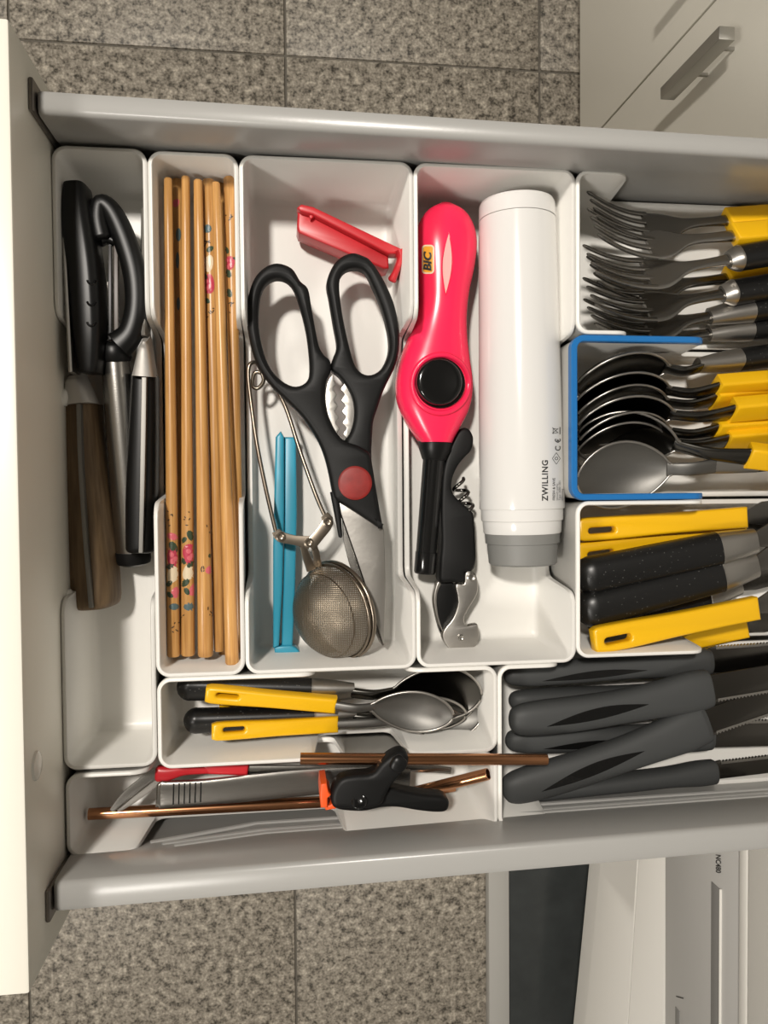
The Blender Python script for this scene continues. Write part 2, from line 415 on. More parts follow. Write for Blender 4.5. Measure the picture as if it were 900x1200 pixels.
# ------------------------------------------------------------------ white appliance on the other side, slab on the floor
def zat(px, X):                            # height at which a vertical plane X is seen at pixel column px
    d = cam_dir(px, 1100); return CAM_Z + d.z * X / d.x
ap = thing('kitchen_appliance', 'white kitchen appliance with bowed kick panel and slot grip beside the drawer', 'appliance', (FX + 0.3, -0.62, 0))
Y0, Y1 = -0.24, -0.90
AX = 0.4625                                 # plane of the grey front panel
ST = ((0.100, .434, .10), (0.139, .434, .10), (0.236, .4437, .064), (0.286, .4612, .016))
def fx(y, i):                              # the lower panels recline and sweep forward away from the drawer
    z, x, k = ST[i]; return x + k * (y + 0.6) - 0.03 * max(0, -0.62 - y) ** 2
def swept(name, idx, mt, cut=0.0):
    rings = []; e = 0.0007
    for i in range(25):
        y = Y0 + (Y1 - Y0) * i / 24; z0_, zt_ = ST[idx[0]][0], ST[idx[-1]][0] - cut
        mid = []
        for j in idx[1:-1]:
            zz, x = ST[j][0], fx(y, j); mid += [V((x, y, zz - 0.004)), V((x + 0.0004, y, zz)), V((x + 0.0012, y, zz + 0.005))]
        rings.append([V((AX + 0.03, y, z0_)), V((fx(y, idx[0]) + e, y, z0_)), V((fx(y, idx[0]), y, z0_ + e))] + mid + [V((fx(y, idx[-1]), y, zt_ - e)), V((fx(y, idx[-1]) + e, y, zt_)), V((AX + 0.03, y, zt_))])
    return mesh_obj(name, *rings_mesh(rings), mt, ap, 40)
swept('kick_panel', (0, 1, 2), M['appliance'], 0.0035)
swept('lower_fascia', (2, 3), M['appliance'])
z4 = 0.4655
face = mesh_obj('front_panel', *box(AX, AX + 0.03, Y1, Y0, 0.285, z4 - 0.002, 0.001), M['appliance_grey'], ap, 30)
mesh_obj('upper_panel', *box(AX - 0.006, AX + 0.03, Y1, Y0, z4 + 0.002, z4 + 0.25, 0.004), M['appliance'], ap, 30)
mesh_obj('housing', *box(AX + 0.029, AX + 0.54, Y1, Y0, 0.02, z4 + 0.25, 0.004), M['appliance'], ap, 30)
mesh_obj('edge_strip', *box(AX - 0.004, AX + 0.004, Y1, Y0, z4 - 0.016, z4 - 0.002, 0.0025), M['appliance'], ap, 30)
FX_ = FX; FX = AX - 0.004
bf = bvh_of(face)
print_on([bf], [text_px('NC480', 839.5, 1001, 8.5, -90, shear=0.2, bold=0.02, sx=0.85)], 0.0006).obj('lettering', M['ink'], ap, 0)['label'] = 'small dark lettering NC480'
za, zc = zat(836, FX + 0.004), zat(845, FX + 0.004)
g = Geo()
pa = P(843, 1042, zc)
g.add(*box(FX + 0.0015, FX + 0.0045, Y1 + 0.10, pa.y, zc - 0.0002, zc + 0.0012, 0.0003))
g.obj('grip_slot', M['appliance'], ap, 30)
mesh_obj('grip_recess_shade', *box(FX + 0.0034, FX + 0.0045, Y1 + 0.10, pa.y - 0.001, za - 0.004, zc, 0.0003), M['recess_shade'], ap, 30)  # nearly flush dark strip, shade of a recess painted on the face
za2, zc2 = zat(792, FX + 0.004), zat(797, FX + 0.004); pb = P(795, 1186, zc2)
mesh_obj('small_slot_shade', *box(FX + 0.0034, FX + 0.0045, Y1 + 0.02, pb.y, za2, zc2, 0.0003), M['recess_shade'], ap, 30)  # same painted shade, no slot is cut here
print_on([bf], [text_px('/', 793, 1167, 12, -90, bold=0.02)], 0.0006).obj('mark', M['ink'], ap, 0)

FX = FX_
wt = mesh_obj('worktop', *box(FX - 0.03, FX1, -0.92, FY1, 0.87, 0.91, 0.002), M['dark_glass'], None, 30)
tag(wt, 'dark worktop running above the base cabinets', 'worktop')
sl = thing('floor_slab', 'dark grey slab with light grey edging on the floor before the white appliance', 'slab', P(640, 1120, 0.0))
p0, p1 = P(597, 1100, 0.02).x, FX + 0.06
mesh_obj('dark_top', *box(p0, p1, Y1 - 0.02, Y0 - 0.06, 0.0, 0.020, 0.002), M['dark_glass'], sl, 30)
mesh_obj('light_edging', *box(P(573, 1100, 0.022).x, p0 - 0.0004, Y1 - 0.02, Y0 - 0.06, 0.0, 0.022, 0.002), M['edge_grey'], sl, 30)['label'] = 'light grey strip along the slab'

# ------------------------------------------------------------------ the drawer
XI, XE = -0.1062, 0.40                       # inner face of the front panel, rear end
ZR = 0.80                                    # rim of the bins
DB = 0.7445                                  # top of the drawer bottom
dr = thing('drawer', 'open kitchen drawer with cream front and grey metal sides', 'drawer', (0.15, -0.01, 0.70))
mesh_obj('front_panel', *box(XI - 0.019, XI, -0.2095, 0.190, 0.715, 0.857, 0.0012), M['panel'], dr, 30)
mesh_obj('bottom_panel', *box(XI + 0.0004, XE, -0.1835, 0.1690, DB - 0.012, DB), M['base'], dr, 0)
mesh_obj('back_panel', *box(XE, XE + 0.016, -0.19, 0.175, DB - 0.012, 0.845), M['carcass'], dr, 0)
def rail(sign, yin_top, yout, yin_low, x0):
    prof = [(yin_low, DB - 0.012), (yin_low, 0.775), (yin_top + sign * 0.0006, 0.802), (yin_top, 0.8275), (yin_top + sign * 0.0007, 0.8294), (yin_top + sign * 0.0022, 0.8303),
            (yout - sign * 0.003, 0.8303), (yout - sign * 0.0008, 0.8293), (yout, 0.8275), (yout, 0.720), (yout - sign * 0.004, 0.716), (yin_low + sign*0.0005, 0.716)]
    rings = []
    for x in (x0, x0 + 0.0012, XE):
        sh = 0.0008 if x == x0 else 0
        tp = (0.0125 if sign > 0 else 0.016) * (x - x0)
        rings.append([V((x, y - sign * tp, z - sh)) for y, z in prof])
    return mesh_obj('side_rail', *rings_mesh(rings), M['rail'], dr, 40)
r1 = rail(1, 0.1650, 0.1755, 0.1690, XI + 0.003)
r2 = rail(-1, -0.1760, -0.1900, -0.1835, XI + 0.003)
# pressed ribs on the lower rail
g = Geo()
for k in range(3):
    pts = []
    for (px, py) in ((176 + 14 * k, 992 + 7 * k), (300 + 6 * k, 966 + 8 * k), (420, 960 + 8 * k), (900, 935 + 8 * k)):
        d = cam_dir(px, py); t = -0.1824 / d.y; zz = CAM_Z + d.z * t
        zz = min(max(zz, DB + 0.002), 0.799)
        yy = -0.1835 if zz < 0.775 else -0.1835 + (zz - 0.775) / 0.027 * 0.0069
        pts.append(V((d.x * t, yy, zz)))
    pts = [V((q.x, q.y + 0.016 * (q.x - XI), q.z)) for q in pts]; g.add(*tube(pts, 0.0012, 6, 4, smooth=False))
g.obj('pressed_rib', M['rail'], r2)
for s, ya, yb in ((1, 0.1645, 0.1790), (-1, -0.1780, -0.1925)):
    lo, hi = min(ya, yb), max(ya, yb)
    g = Geo().add(*box(XI, XI + 0.0022, lo, hi, 0.752, 0.8335, 0.0009))
    for zz in (0.765, 0.820): g.add(*lathe((XI + 0.0021, (ya + yb) / 2, zz), (XI + 0.01, (ya + yb) / 2, zz), [(0, 0.003), (0.0008, 0.003), (0.0012, 0.002)], 12))
    g.obj('bracket', M['dark_metal'], dr, 30)['label'] = 'dark metal bracket joining rail to front'
for (px, py) in ((75, 466), (80, 700)):
    d = cam_dir(px, py); t = XI / d.x; c = V((XI, d.y * t, CAM_Z + d.z * t))
    mesh_obj('screw_cap', *lathe(c, c + V((1, 0, 0)), [(0, 0.0045), (0.0012, 0.0042), (0.002, 0.003), (0.0024, 0.0014)], 16), M['clear'], dr, 40)
d = cam_dir(42, 897); t = XI / d.x; c = V((XI, d.y * t, CAM_Z + d.z * t))
mesh_obj('bumper', *lathe(c, c + V((1, 0, 0)), [(0, 0.0065), (0.0010, 0.0060), (0.0017, 0.004), (0.002, 0.001)], 20), M['clear'], dr, 40)

# ------------------------------------------------------------------ storage bins
ZB = DB + 0.0005; ZF = ZB + 0.0022           # bin underside, bin floor
ZLOW = 0.7595
def dip(d, D, r1=0.0085, r2=0.006, m=0.0030):
    if d < r1: return r1 - math.sqrt(r1 * r1 - d * d)
    if d < r1 + m: return r1 + (D - r1 - r2) * (d - r1) / m
    d -= r1 + m
    return D if d > r2 else D - r2 + math.sqrt(max(0, r2 * r2 - (r2 - d) ** 2))
def bin_box(label, x0, x1, y0, y1, scoops=(), zr=ZR, rad=0.0065, rim=None, zlow=ZLOW):
    """x0<x1, y0<y1 world extents of the outer rim; scoops: (side, a, b) stretch along which the wall dips"""
    root = thing('storage_bin', label, 'storage bin', ((x0 + x1) / 2, (y0 + y1) / 2, ZB), 'white storage bins in the drawer')
    per = []                                  # outer perimeter: position, inward normal, side, coordinate
    cs = [(x1 - rad, y1 - rad, 0), (x0 + rad, y1 - rad, 90), (x0 + rad, y0 + rad, 180), (x1 - rad, y0 + rad, 270)]
    sides = ['T', 'L', 'B', 'R']
    for i, (cx, cy, a0) in enumerate(cs):
        for k in range(9):
            a = math.radians(a0 + 90 * k / 8); per.append((V((cx + rad * math.cos(a), cy + rad * math.sin(a), 0)), V((-math.cos(a), -math.sin(a), 0)), 'C', (cx, cy)))
        nx, ny, _ = cs[(i + 1) % 4]; a = math.radians(a0 + 90); n = V((-math.cos(a), -math.sin(a), 0))
        p = V((cx, cy, 0)) - n * rad; q = V((nx, ny, 0)) - n * rad; L = (q - p).length; m = max(2, int(L / 0.0009))
        for k in range(1, m):
            r = p.lerp(q, k / m); per.append((r, n, sides[i], r.x if sides[i] in 'TB' else r.y))
    def rz(side, c):
        z = zr
        for s, a, b in scoops:
            if s == side:
                d = min(c - a, b - c)
                if d > 0: z = min(z, zr - dip(d, zr - zlow))
        return z
    mx_, my_ = (x0 + x1) / 2, (y0 + y1) / 2
    def inset(p, n, s, c, o):
        sh = max(0, o - (rad - 0.0016))
        if s == 'C':
            return V((c[0] - math.copysign(sh, c[0] - mx_), c[1] - math.copysign(sh, c[1] - my_), 0)) - n * (rad - (o - sh))
        r = p + n * o
        if s in 'TB': r.x = min(max(r.x, x0 + rad + sh), x1 - rad - sh)
        else: r.y = min(max(r.y, y0 + rad + sh), y1 - rad - sh)
        return r
    tw = 0.0019; dft = 0.030                  # wall thickness, draft
    rows = []
    for p, n, s, c in per:
        z = rz(s, c); q = lambda o, zz: inset(p, n, s, c, o + (zr - zz) * dft) + V((0, 0, zz)); qo = lambda o, zz: inset(p, n, s, c, o + (zr - zz) * 0.010) + V((0, 0, zz))
        rows.append([qo(0.002, ZB), qo(0.0005, ZB + 0.0015), qo(0, z - 0.0030), qo(-0.0003, z - 0.0024), qo(-0.0003, z - 0.0006), qo(0.0003, z), q(tw - 0.0004, z), q(tw, z - 0.0006),
                     q(tw, ZF + 0.0040), q(tw + 0.0006, ZF + 0.0018), q(tw + 0.0018, ZF + 0.0006), q(tw + 0.0036, ZF), q(tw + 0.0075, ZF)])
    m = len(rows[0]); n_ = len(rows)
    v = [p for r in rows for p in r]; f = []
    for i in range(n_):
        j = (i + 1) % n_
        for k in range(m - 1): f.append((i * m + k, j * m + k, j * m + k + 1, i * m + k + 1))
    v.append(V(((x0 + x1) / 2, (y0 + y1) / 2, ZF))); v.append(V(((x0 + x1) / 2, (y0 + y1) / 2, ZB)))
    for i in range(n_):
        j = (i + 1) % n_
        f.append((i * m + m - 1, j * m + m - 1, len(v) - 2)); f.append((j * m, i * m, len(v) - 1))
    mesh_obj('shell', v, f, M['bin'], root, 50)
    if rim:
        rr = []; run = []
        for idx in range(len(per)):
            p, n, s, c = per[(idx + rim[1]) % len(per)]
            z = rz(s, c)
            if z > zr - 0.004 and p.x < xof(830) and not (s == 'R' or (s == 'C' and n.x < -0.01)):
                q = lambda o, zz: p + n * o + V((0, 0, zz))
                run.append([q(-0.0006, z - 0.004), q(-0.0006, z + 0.0004), q(-0.0001, z + 0.0009), q(tw + 0.0003, z + 0.0009), q(tw + 0.0008, z + 0.0004), q(tw + 0.0008, z - 0.004)])
        mesh_obj('rim_band', *rings_mesh(run), rim[0], root, 40)['label'] = 'bright blue rim'
    return root
X0, X1, X2, X3, X4 = -0.1056, -0.0617, -0.0184, 0.0679, 0.1528
G = 0.0004
YT, YM, YB = 0.1636, -0.0922, -0.1786
XEND = 0.392
YA = P(130, 901, ZR).y                       # lower end of the tall left bin
yof = lambda py, px=480: P(px, py, ZR).y
xof = lambda px, py=900: P(px, py, ZR).x
bin_box('narrow tall white bin along the drawer front, holding the wooden-handled knife', X0, X1 - G, YA + G, YT,
        [('L', yof(722, 75), yof(350, 66)), ('R', yof(722, 180), yof(350, 175))])
bin_box('narrow white bin filled with bamboo chopsticks', X1 + G, X2 - G, YM + G, YT - 0.0005, [('L', yof(608, 183), yof(352, 176)), ('R', yof(608, 288), yof(352, 283))])
bin_box('wide white bin holding the black scissors and tea strainer', X2 + G, X3 - G, YM + G, YT - 0.0005, [('L', yof(712, 288), yof(352, 283)), ('R', yof(712, 487), yof(352, 487))])
bin_box('wide white bin holding the pink lighter and white pump', X3 + G, X4 - G, YM + G, YT - 0.0005, [('L', yof(712, 487), yof(352, 487)), ('R', yof(712, 676), yof(372, 676))])
yb1, yb2 = yof(395, 700), yof(587, 700)
bin_box('white bin holding the forks, top right of the drawer', X4 + G, XEND, yb1 + 0.0018, YT - 0.0005, [('T', xof(722, 205), XEND - 0.03), ('B', xof(722, 395), XEND - 0.03)])
bin_box('white bin with a bright blue rim holding the tablespoons', X4 - 0.0022, XEND, yb2 + 0.0010, yb1 + 0.0004, [('T', xof(812, 397), XEND - 0.03), ('B', xof(812, 584), XEND - 0.03)], rim=(M['blue_rim'], 0))
bin_box('white bin holding table knives with yellow and black handles', X4 + G, XEND, YM + G + 0.002, yb2 - G, [('T', xof(812, 590), XEND - 0.03), ('B', xof(812, 772), XEND - 0.03)])
XL8 = P(185, 840, ZR).x; XR8 = P(583.5, 840, ZR).x
YS = P(400, 891, ZR).y
bin_box('long white bin holding teaspoons with yellow and black handles', XL8, XR8 - G, YS + G, YM - G, [('B', xof(350, 888), xof(497, 885)), ('T', xof(350, 788), xof(497, 785))])
bin_box('long white bin in the bottom left corner holding copper straws and clamp', P(78, 955, ZR).x, XR8 - G, YB, YS - G, [('B', xof(140, 1000), xof(425, 980)), ('T', xof(152, 900), xof(425, 888))])
bin_box('white bin holding the grey-handled steak knives', XR8 + G, XEND, P(615, 970, ZR).y, YM - G, [('B', xof(628, 970), XEND - 0.03), ('T', xof(640, 780), XEND - 0.03)])

# ------------------------------------------------------------------ left bin: two knives and a peeler
k1 = thing('paring_knife', 'kitchen knife with worn brown wooden handle and black blade guard', 'knife', P(108, 600, ZF))
zt = 0.783
pa = [P(96, 474, zt - 0.013), P(99, 540, zt - 0.013), P(105, 620, zt - 0.013), P(111, 680, zt - 0.013), P(114, 712, zt - 0.013)]
hd = mesh_obj('wooden_handle', *loft(pa, [0.0080, 0.0092, 0.0108, 0.0112, 0.0105], [0.0125, 0.0128, 0.0130, 0.0130, 0.0125], 3.2, 28, 8, r1=0.004, roll=-0.28), M['walnut'], k1, 50)
mesh_obj('tang', *loft([P(93.5, 474, zt), P(96, 540, zt + 0.0002), P(101, 620, zt + 0.0003), P(106, 680, zt), P(108, 711, zt - 0.001)], 0.0012, [0.003, 0.004, 0.004, 0.004, 0.003], 6, 12), M['tang'], k1)
mesh_obj('bolster', *loft([P(89, 437, zt - 0.004), P(91, 446, zt - 0.005), P(95, 474, zt - 0.0055)], [0.0022, 0.0040, 0.0072], [0.006, 0.0080, 0.0095], 4, 20, 4, roll=-0.2), M['bolster'], k1, 50)
mesh_obj('blade', *loft([P(80, 262, zt), P(83, 310, zt), P(90, 440, zt)], [0.0005, 0.0009, 0.0011], [0.010, 0.012, 0.013], 6, 12), M['satin'], k1, 40)
pa = [P(91, 219, 0.786), P(93, 260, 0.787), P(101, 320, 0.787), P(106, 390, 0.786), P(107, 438, 0.785)]
sh = mesh_obj('blade_guard', *loft(pa, [0.0052, 0.0072, 0.0078, 0.0072, 0.0046], [0.008, 0.009, 0.0095, 0.0095, 0.008], 3.8, 24, 8, r0=0.0007, r1=0.001, roll=-0.15), M['black'], k1, 50)
bs = bvh_of(sh); g = Geo()
for py in (333, 358, 382):
    pts = []
    for k in range(9):
        a = math.radians(20 + 140 * k / 8)
        d = cam_dir(107 + 5 * math.cos(a), py - 7 + 7 * math.sin(a)).normalized(); h = bs.ray_cast(V((0, 0, CAM_Z)), d)
        if h[0] is not None: pts.append(h[0])
    if len(pts) > 3: g.add(*tube(pts, 0.0006, 6, 2))
g.obj('grip_ridge', M['black_gloss'], k1)

pe = thing('swivel_peeler', 'vegetable peeler with black arched head and steel handle', 'peeler', P(140, 560, ZF))
A, B = P(135, 420, 0.777), P(156.5, 655, 0.765)
L = (B - A).length
mesh_obj('steel_handle', *lathe(A, B, [(0, 0.0066), (0.006, 0.0070), (L * 0.3, 0.0076), (L * 0.6, 0.0082), (L - 0.0045, 0.0088)], 32), M['steel'], pe, 50)
mesh_obj('end_cap', *lathe(A, B, [(L - 0.0045, 0.0090), (L, 0.0091), (L + 0.002, 0.0086), (L + 0.0032, 0.006), (L + 0.0036, 0.002)], 32), M['black'], pe, 50)
z = 0.783
mesh_obj('collar', *lathe(P(134, 400, z - 0.004), P(135, 421, z - 0.006), [(0, 0.006), (0.002, 0.0078), (0.008, 0.0082), (0.0095, 0.0076)], 24), M['black'], pe, 50)
arch = [(121, 283, .0050), (116, 258, .0048), (119, 240, .0045), (132, 250, .0052), (147, 283, .0058), (158, 322, .0058), (160, 360, .0056), (153, 390, .0060), (139, 405, .0072)]
mesh_obj('arched_head', *loft([P(a, b, z) for a, b, _ in arch], [c for *_, c in arch], 0.006, 2.6, 18, 6, r0=0.002), M['black'], pe, 60)
mesh_obj('head_bridge', *loft([P(117, 282, z), P(126, 280, z - 0.001), P(140, 287, z - 0.001)], [.003, .0026, .002], .0035, 3, 12), M['black'], pe, 60)
mesh_obj('peeling_blade', *slab([[(127, 283), (130.5, 283), (130.5, 398), (127, 398)]], z, 0.0015, 0.0002, smooth=False), M['black'], pe, 30)
mesh_obj('blade_back', *slab([[(133, 284), (138, 284), (139, 398), (133.5, 398)]], z + 0.001, 0.003, 0.0003, smooth=False), M['blade_brown'], pe, 30)['label'] = 'brown stained blade'
mesh_obj('serrated_strip', *slab([[(124 + (.8 if k % 2 else 0), 330 + k) for k in range(56)] + [(126.5, 386), (126.5, 330)]], z - 0.001, 0.0008, 0.0001, smooth=False), M['satin'], pe, 30)

k2 = thing('kitchen_knife', 'black-handled kitchen knife with steel tang strip beside the chopstick bin', 'knife', P(168, 560, ZF))
zt = 0.785
pa = [P(170, 440, zt - 0.012), P(169, 500, zt - 0.012), P(167, 580, zt - 0.012), P(166, 647, zt - 0.012)]
mesh_obj('handle', *loft(pa, [0.0066, 0.0073, 0.0078, 0.0074], 0.0118, 3, 24, 8, r1=0.0025), M['black'], k2, 50)
mesh_obj('tang', *loft([P(170, 440, zt), P(169, 500, zt), P(167.5, 580, zt), P(166, 647, zt - 0.001)], [.0013, .0014, .0013, .0012], 0.003, 6, 12), M['tang'], k2)
mesh_obj('bolster', *loft([P(171.5, 396, zt - 0.002), P(171, 408, zt - 0.004), P(170, 441, zt - 0.006)], [0.0012, 0.0028, 0.0056], [0.006, 0.009, 0.0105], 4, 20, 4), M['bolster'], k2, 50)
mesh_obj('blade', *loft([P(168.5, 250, zt - 0.014), P(170, 320, zt - 0.010), P(171.5, 398, zt - 0.008)], [0.0004, 0.0009, 0.0012], [0.006, 0.009, 0.010], 6, 12), M['satin'], k2, 40)

# ------------------------------------------------------------------ chopsticks
GC = 'bamboo chopsticks in their bin'
sticks = [  # top px, z | bottom px, z | dia px top, bottom | label
    ((197, 209), .785, (203.5, 769), .780, 9.5, 15.5, 'bamboo chopstick with a rose print at its lower end, nearest the left bin wall'),
    ((217.5, 207), .785, (220.5, 768), .780, 9.5, 16, 'bamboo chopstick with a rose print at its lower end, second from left'),
    ((232, 211), .785, (241, 769), .781, 10, 18, 'bamboo chopstick in the middle with faint sprigs at its lower right edge'),
    ((253, 214), .787, (272, 778), .786, 9.5, 16, 'plain bamboo chopstick on top, slanting right and reaching lowest'),
    ((244.5, 211), .779, (257, 763), .776, 15, 12, 'half-covered middle bamboo chopstick with white and pink flowers at its upper end'),
    ((269.5, 208), .779, (281.5, 764), .772, 15, 11, 'bamboo chopstick with pink flowers at its upper end, along the right wall'),
    ((207, 211), .774, (211, 766), .770, 15, 11, 'bamboo chopstick with a purple print, sunk between the two on the left'),
    ((258, 206), .768, (262, 768), .763, 13, 11, 'bare bamboo chopstick at the bottom of the pile on the right'),
]
pats = {
 0: [('s', 200, 607, 9), ('r', 203, 629, 8, 4), ('l', 203, 641, 6), ('R', 203, 653, 8, 11), ('l', 199, 663, 5), ('w', 203, 673, 7, 10), ('l', 198, 684, 4), ('r', 206, 694, 5, 7), ('l', 199, 697, 4), ('t', 204, 711, 6, 4), ('s', 206, 733, 8)],
 1: [('s', 218, 607, 9), ('l', 224, 628, 6), ('l', 215, 633, 4), ('R', 223, 649, 7, 11), ('l', 213, 657, 5), ('l', 224, 661, 5), ('w', 221, 671, 7, 9), ('l', 217, 683, 5), ('r', 227, 691, 5, 8), ('l', 219, 693, 4), ('t', 223, 711, 8, 5), ('s', 213, 722, 6)],
 2: [('s', 246, 618, 7), ('l', 248, 650, 4), ('r', 245, 668, 4, 5), ('s', 235, 668, 3), ('s', 246, 720, 7)],
 4: [('t', 243, 268, 5, 5), ('s', 244, 284, 5), ('l', 246, 292, 4), ('w', 244, 309, 6, 10), ('l', 240, 324, 4), ('R', 244, 333, 6, 10), ('l', 242, 352, 4), ('s', 247, 366, 7)],
 5: [('s', 268, 255, 7), ('l', 265, 293, 4), ('R', 268, 308, 6, 7), ('l', 275, 303, 2), ('l', 267, 320, 5), ('l', 268, 343, 5), ('s', 270, 360, 7)],
 6: [('r', 206, 238, 4, 5), ('t', 209, 275, 3, 8), ('t', 208, 305, 2, 10), ('t', 209, 356, 2, 8)],
}
SCALE = lambda z: F_PX / (CAM_Z - z) * 1.006
for i, (a, za, b, zb_, da, db, lab) in enumerate(sticks):
    A, B = P(*a, za), P(*b, zb_); L = (B - A).length
    t = thing('chopstick', lab, 'chopstick', (A + B) / 2, GC)
    ra, rb = da / 2 / SCALE(za), db / 2 / SCALE(zb_)
    prof = [(0, ra * 0.8), (0.0008, ra)] + [(L * q, ra + (rb - ra) * q) for q in (.1, .25, .4, .55, .7, .85)] + [(L - 0.001, rb), (L, rb * 0.85)]
    s = mesh_obj('stick', *lathe(A, B, prof, 18), M['bamboo'], t, 50)
    if i in pats:
        bv = bvh_of(s); polys = []
        for q in pats[i]:
            kx, x, y = q[:3]
            if kx == 'R':
                polys.append(patch(ellipse_px(x, y, q[3] * 1.25, q[4] * 1.15, 0, 16, 0.08), 0))
            elif kx == 'r': polys.append(patch(ellipse_px(x, y, q[3], q[4], 20, 12, 0.08), 1))
            elif kx == 'w': polys.append(patch(ellipse_px(x, y, q[3], q[4], 10, 14, 0.08), 2))
            elif kx == 'l': polys.append(patch(ellipse_px(x, y, q[3] * 1.2, q[3] * 0.75, random.choice((-40, 35, 60)), 10), 3))
            elif kx == 't': polys.append(patch(ellipse_px(x, y, q[3], q[4], 0, 10), 5))
            elif kx == 's':
                for _ in range(5): polys.append(patch(ellipse_px(x + random.uniform(-4, 4), y + random.uniform(-q[3], q[3]), random.uniform(1, 2.6), 0.7, random.uniform(-90, 90), 8), 4, 1))
        g = print_on([bv], polys, 0.00012)
        g2 = print_on([bv], [patch(ellipse_px(q[1] + dx, q[2] + dy, q[3] * .42, q[4] * .26, an, 10), 1 if q[0] == 'R' else 1) for q in pats[i] if q[0] == 'R' for dx, dy, an in ((-2, -3, 30), (2, 2, -20), (-1, 5, 60))], 0.0002)
        g.add(g2.v, g2.f); g.m[-len(g2.f):] = g2.m if g2.f else g.m[-len(g2.f):]
        if g.f: g.obj('flower_print', None, t, 0, [M[k] for k in ('rose', 'rose_light', 'petal', 'leaf', 'sprig', 'teal')])['label'] = 'printed roses and leaves' if i in (0, 1, 4, 5) else 'printed sprigs'

# ------------------------------------------------------------------ scissors bin
def zramp(p, q, za, zb_):
    """height offset growing linearly between two pixel rows (world y)"""
    ya, yb = P(0, p, .77).y, P(0, q, .77).y
    return lambda x, y: za + (zb_ - za) * min(max((y - ya) / (yb - ya), 0), 1)
t = thing('bag_clip', 'red plastic bag clip above the scissors', 'bag clip', P(405, 280, ZF), 'plastic bag clips')
z = 0.772
mesh_obj('lower_jaw', *slab([[(349, 247), (352, 243), (366, 249), (455, 297), (456, 314), (450, 315), (350, 272), (348, 266)]], z - 0.002, 0.017, 0.0012, smooth=False), M['red'], t, 40)
mesh_obj('upper_jaw', *slab([[(348, 243), (353, 239), (367, 242), (470, 291), (470, 297), (455, 297), (366, 251), (352, 247)]], z + 0.003, 0.010, 0.001, smooth=False), M['red'], t, 40)
mesh_obj('latch', *loft([P(467, 293, z + 0.002), P(469, 303, z + 0.001), P(464, 318, z - 0.001), P(459, 329, z - 0.003)], [.0022, .0020, .0018, .0024], .007, 4, 14, 5, r1=0.001), M['red'], t, 50)
mesh_obj('hinge_tooth', *slab([[(362, 252), (366, 250), (368, 254), (364, 257)]], z + 0.0015, 0.006, 0.0006, smooth=False), M['red'], t, 40)

sc = thing('kitchen_scissors', 'large black-handled kitchen scissors with a red pivot disc', 'scissors', P(400, 540, ZF))
z = 0.785
outL = [(325, 307), (310, 312), (298, 325), (291, 345), (289, 368), (291, 392), (300, 424), (316, 449), (337, 470), (352, 485), (364, 501), (374, 518), (381, 536), (386, 556), (389, 572), (392, 583), (397, 588), (410, 596), (430, 609), (447, 620), (449, 617), (446, 600), (441, 570), (437, 545), (434, 531), (420, 522), (404, 516), (392, 502), (384, 484), (381, 464), (383, 446), (388, 434), (387, 422), (380, 415), (374, 404), (369, 380), (365, 358), (361, 337), (352, 328), (342, 313)]
holL = [(324, 325), (313, 330), (306, 342), (303, 363), (304, 389), (312, 421), (325, 441), (343, 452), (358, 448), (363, 433), (360, 395), (353, 363), (345, 339), (336, 328)]
outR = [(413, 295), (400, 300), (390, 311), (383, 330), (386, 350), (391, 380), (395, 405), (390, 420), (388, 432), (398, 441), (408, 455), (414, 470), (415, 488), (411, 505), (404, 519), (412, 530), (434, 540), (436, 525), (438, 495), (443, 478), (451, 455), (465, 425), (469, 395), (464, 360), (452, 330), (436, 305), (425, 298)]
holR = [(417, 313), (404, 317), (398, 331), (401, 363), (409, 402), (418, 430), (432, 439), (447, 432), (456, 413), (456, 392), (448, 360), (436, 331), (428, 317)]
mesh_obj('handle', *slab([outR, holR], z - 0.0015, 0.011, 0.0028), M['black_soft'], sc, 60)['label'] = 'right finger loop'
mesh_obj('handle', *slab([outL, holL], z + 0.0012, 0.011, 0.0028), M['black_soft'], sc, 60)['label'] = 'left finger loop running into the pivot'
mesh_obj('handle_tip', *loft([P(391, 576, z - .004), P(395.5, 602, z - .004), P(399, 630, z - .004)], [.0020, .0018, .0010], .0030, 3, 14, 5, r1=.0008), M['black_soft'], sc, 50)['label'] = 'thin black tip beside the blade'
c = P(416, 566, z + 0.0010)
mesh_obj('pivot_disc', *lathe(c, c + V((0, 0, 1)), [(0, .0088), (.0010, .0088), (.0014, .0082), (.0016, .0074), (.00165, .002)], 40), M['red_disc'], sc, 40)['label'] = 'worn red round disc'
mesh_obj('blade', *slab([[(397, 585), (440, 590), (450, 621), (452, 690), (449.5, 757), (430, 690), (400, 604)]], z - 0.003, 0.0022, 0.0004, smooth=False), M['satin'], sc, 30)
mesh_obj('blade', *slab([[(400, 590), (412, 620), (431, 690), (449, 757), (444, 752), (434, 727), (409, 660), (402, 632)]], z - 0.0065, 0.0022, 0.0004, smooth=False), M['steel'], sc, 30)
mesh_obj('blade_edge', *tube([P(400, 603, z - 0.0035), P(425, 675, z - 0.0035), P(449, 756, z - 0.0035)], 0.0006, 6, 3), M['blade'], sc)
def teeth(side):
    o = []
    for k in range(25):
        u = k / 24; y = 446 + 66 * u; x0 = (391 if side < 0 else 401) + (6 + 0) * u * (1 if side < 0 else .6)
        o.append((x0 + 2.2 * math.sin(u * 2 * PI * 5) , y))
    return o
mesh_obj('serrated_jaw', *slab([[(384, 445), (391, 437)] + teeth(-1) + [(403, 517), (392, 505), (381, 480), (380, 460)]], z - 0.004, 0.002, 0.0003, smooth=False), M['satin'], sc, 30)
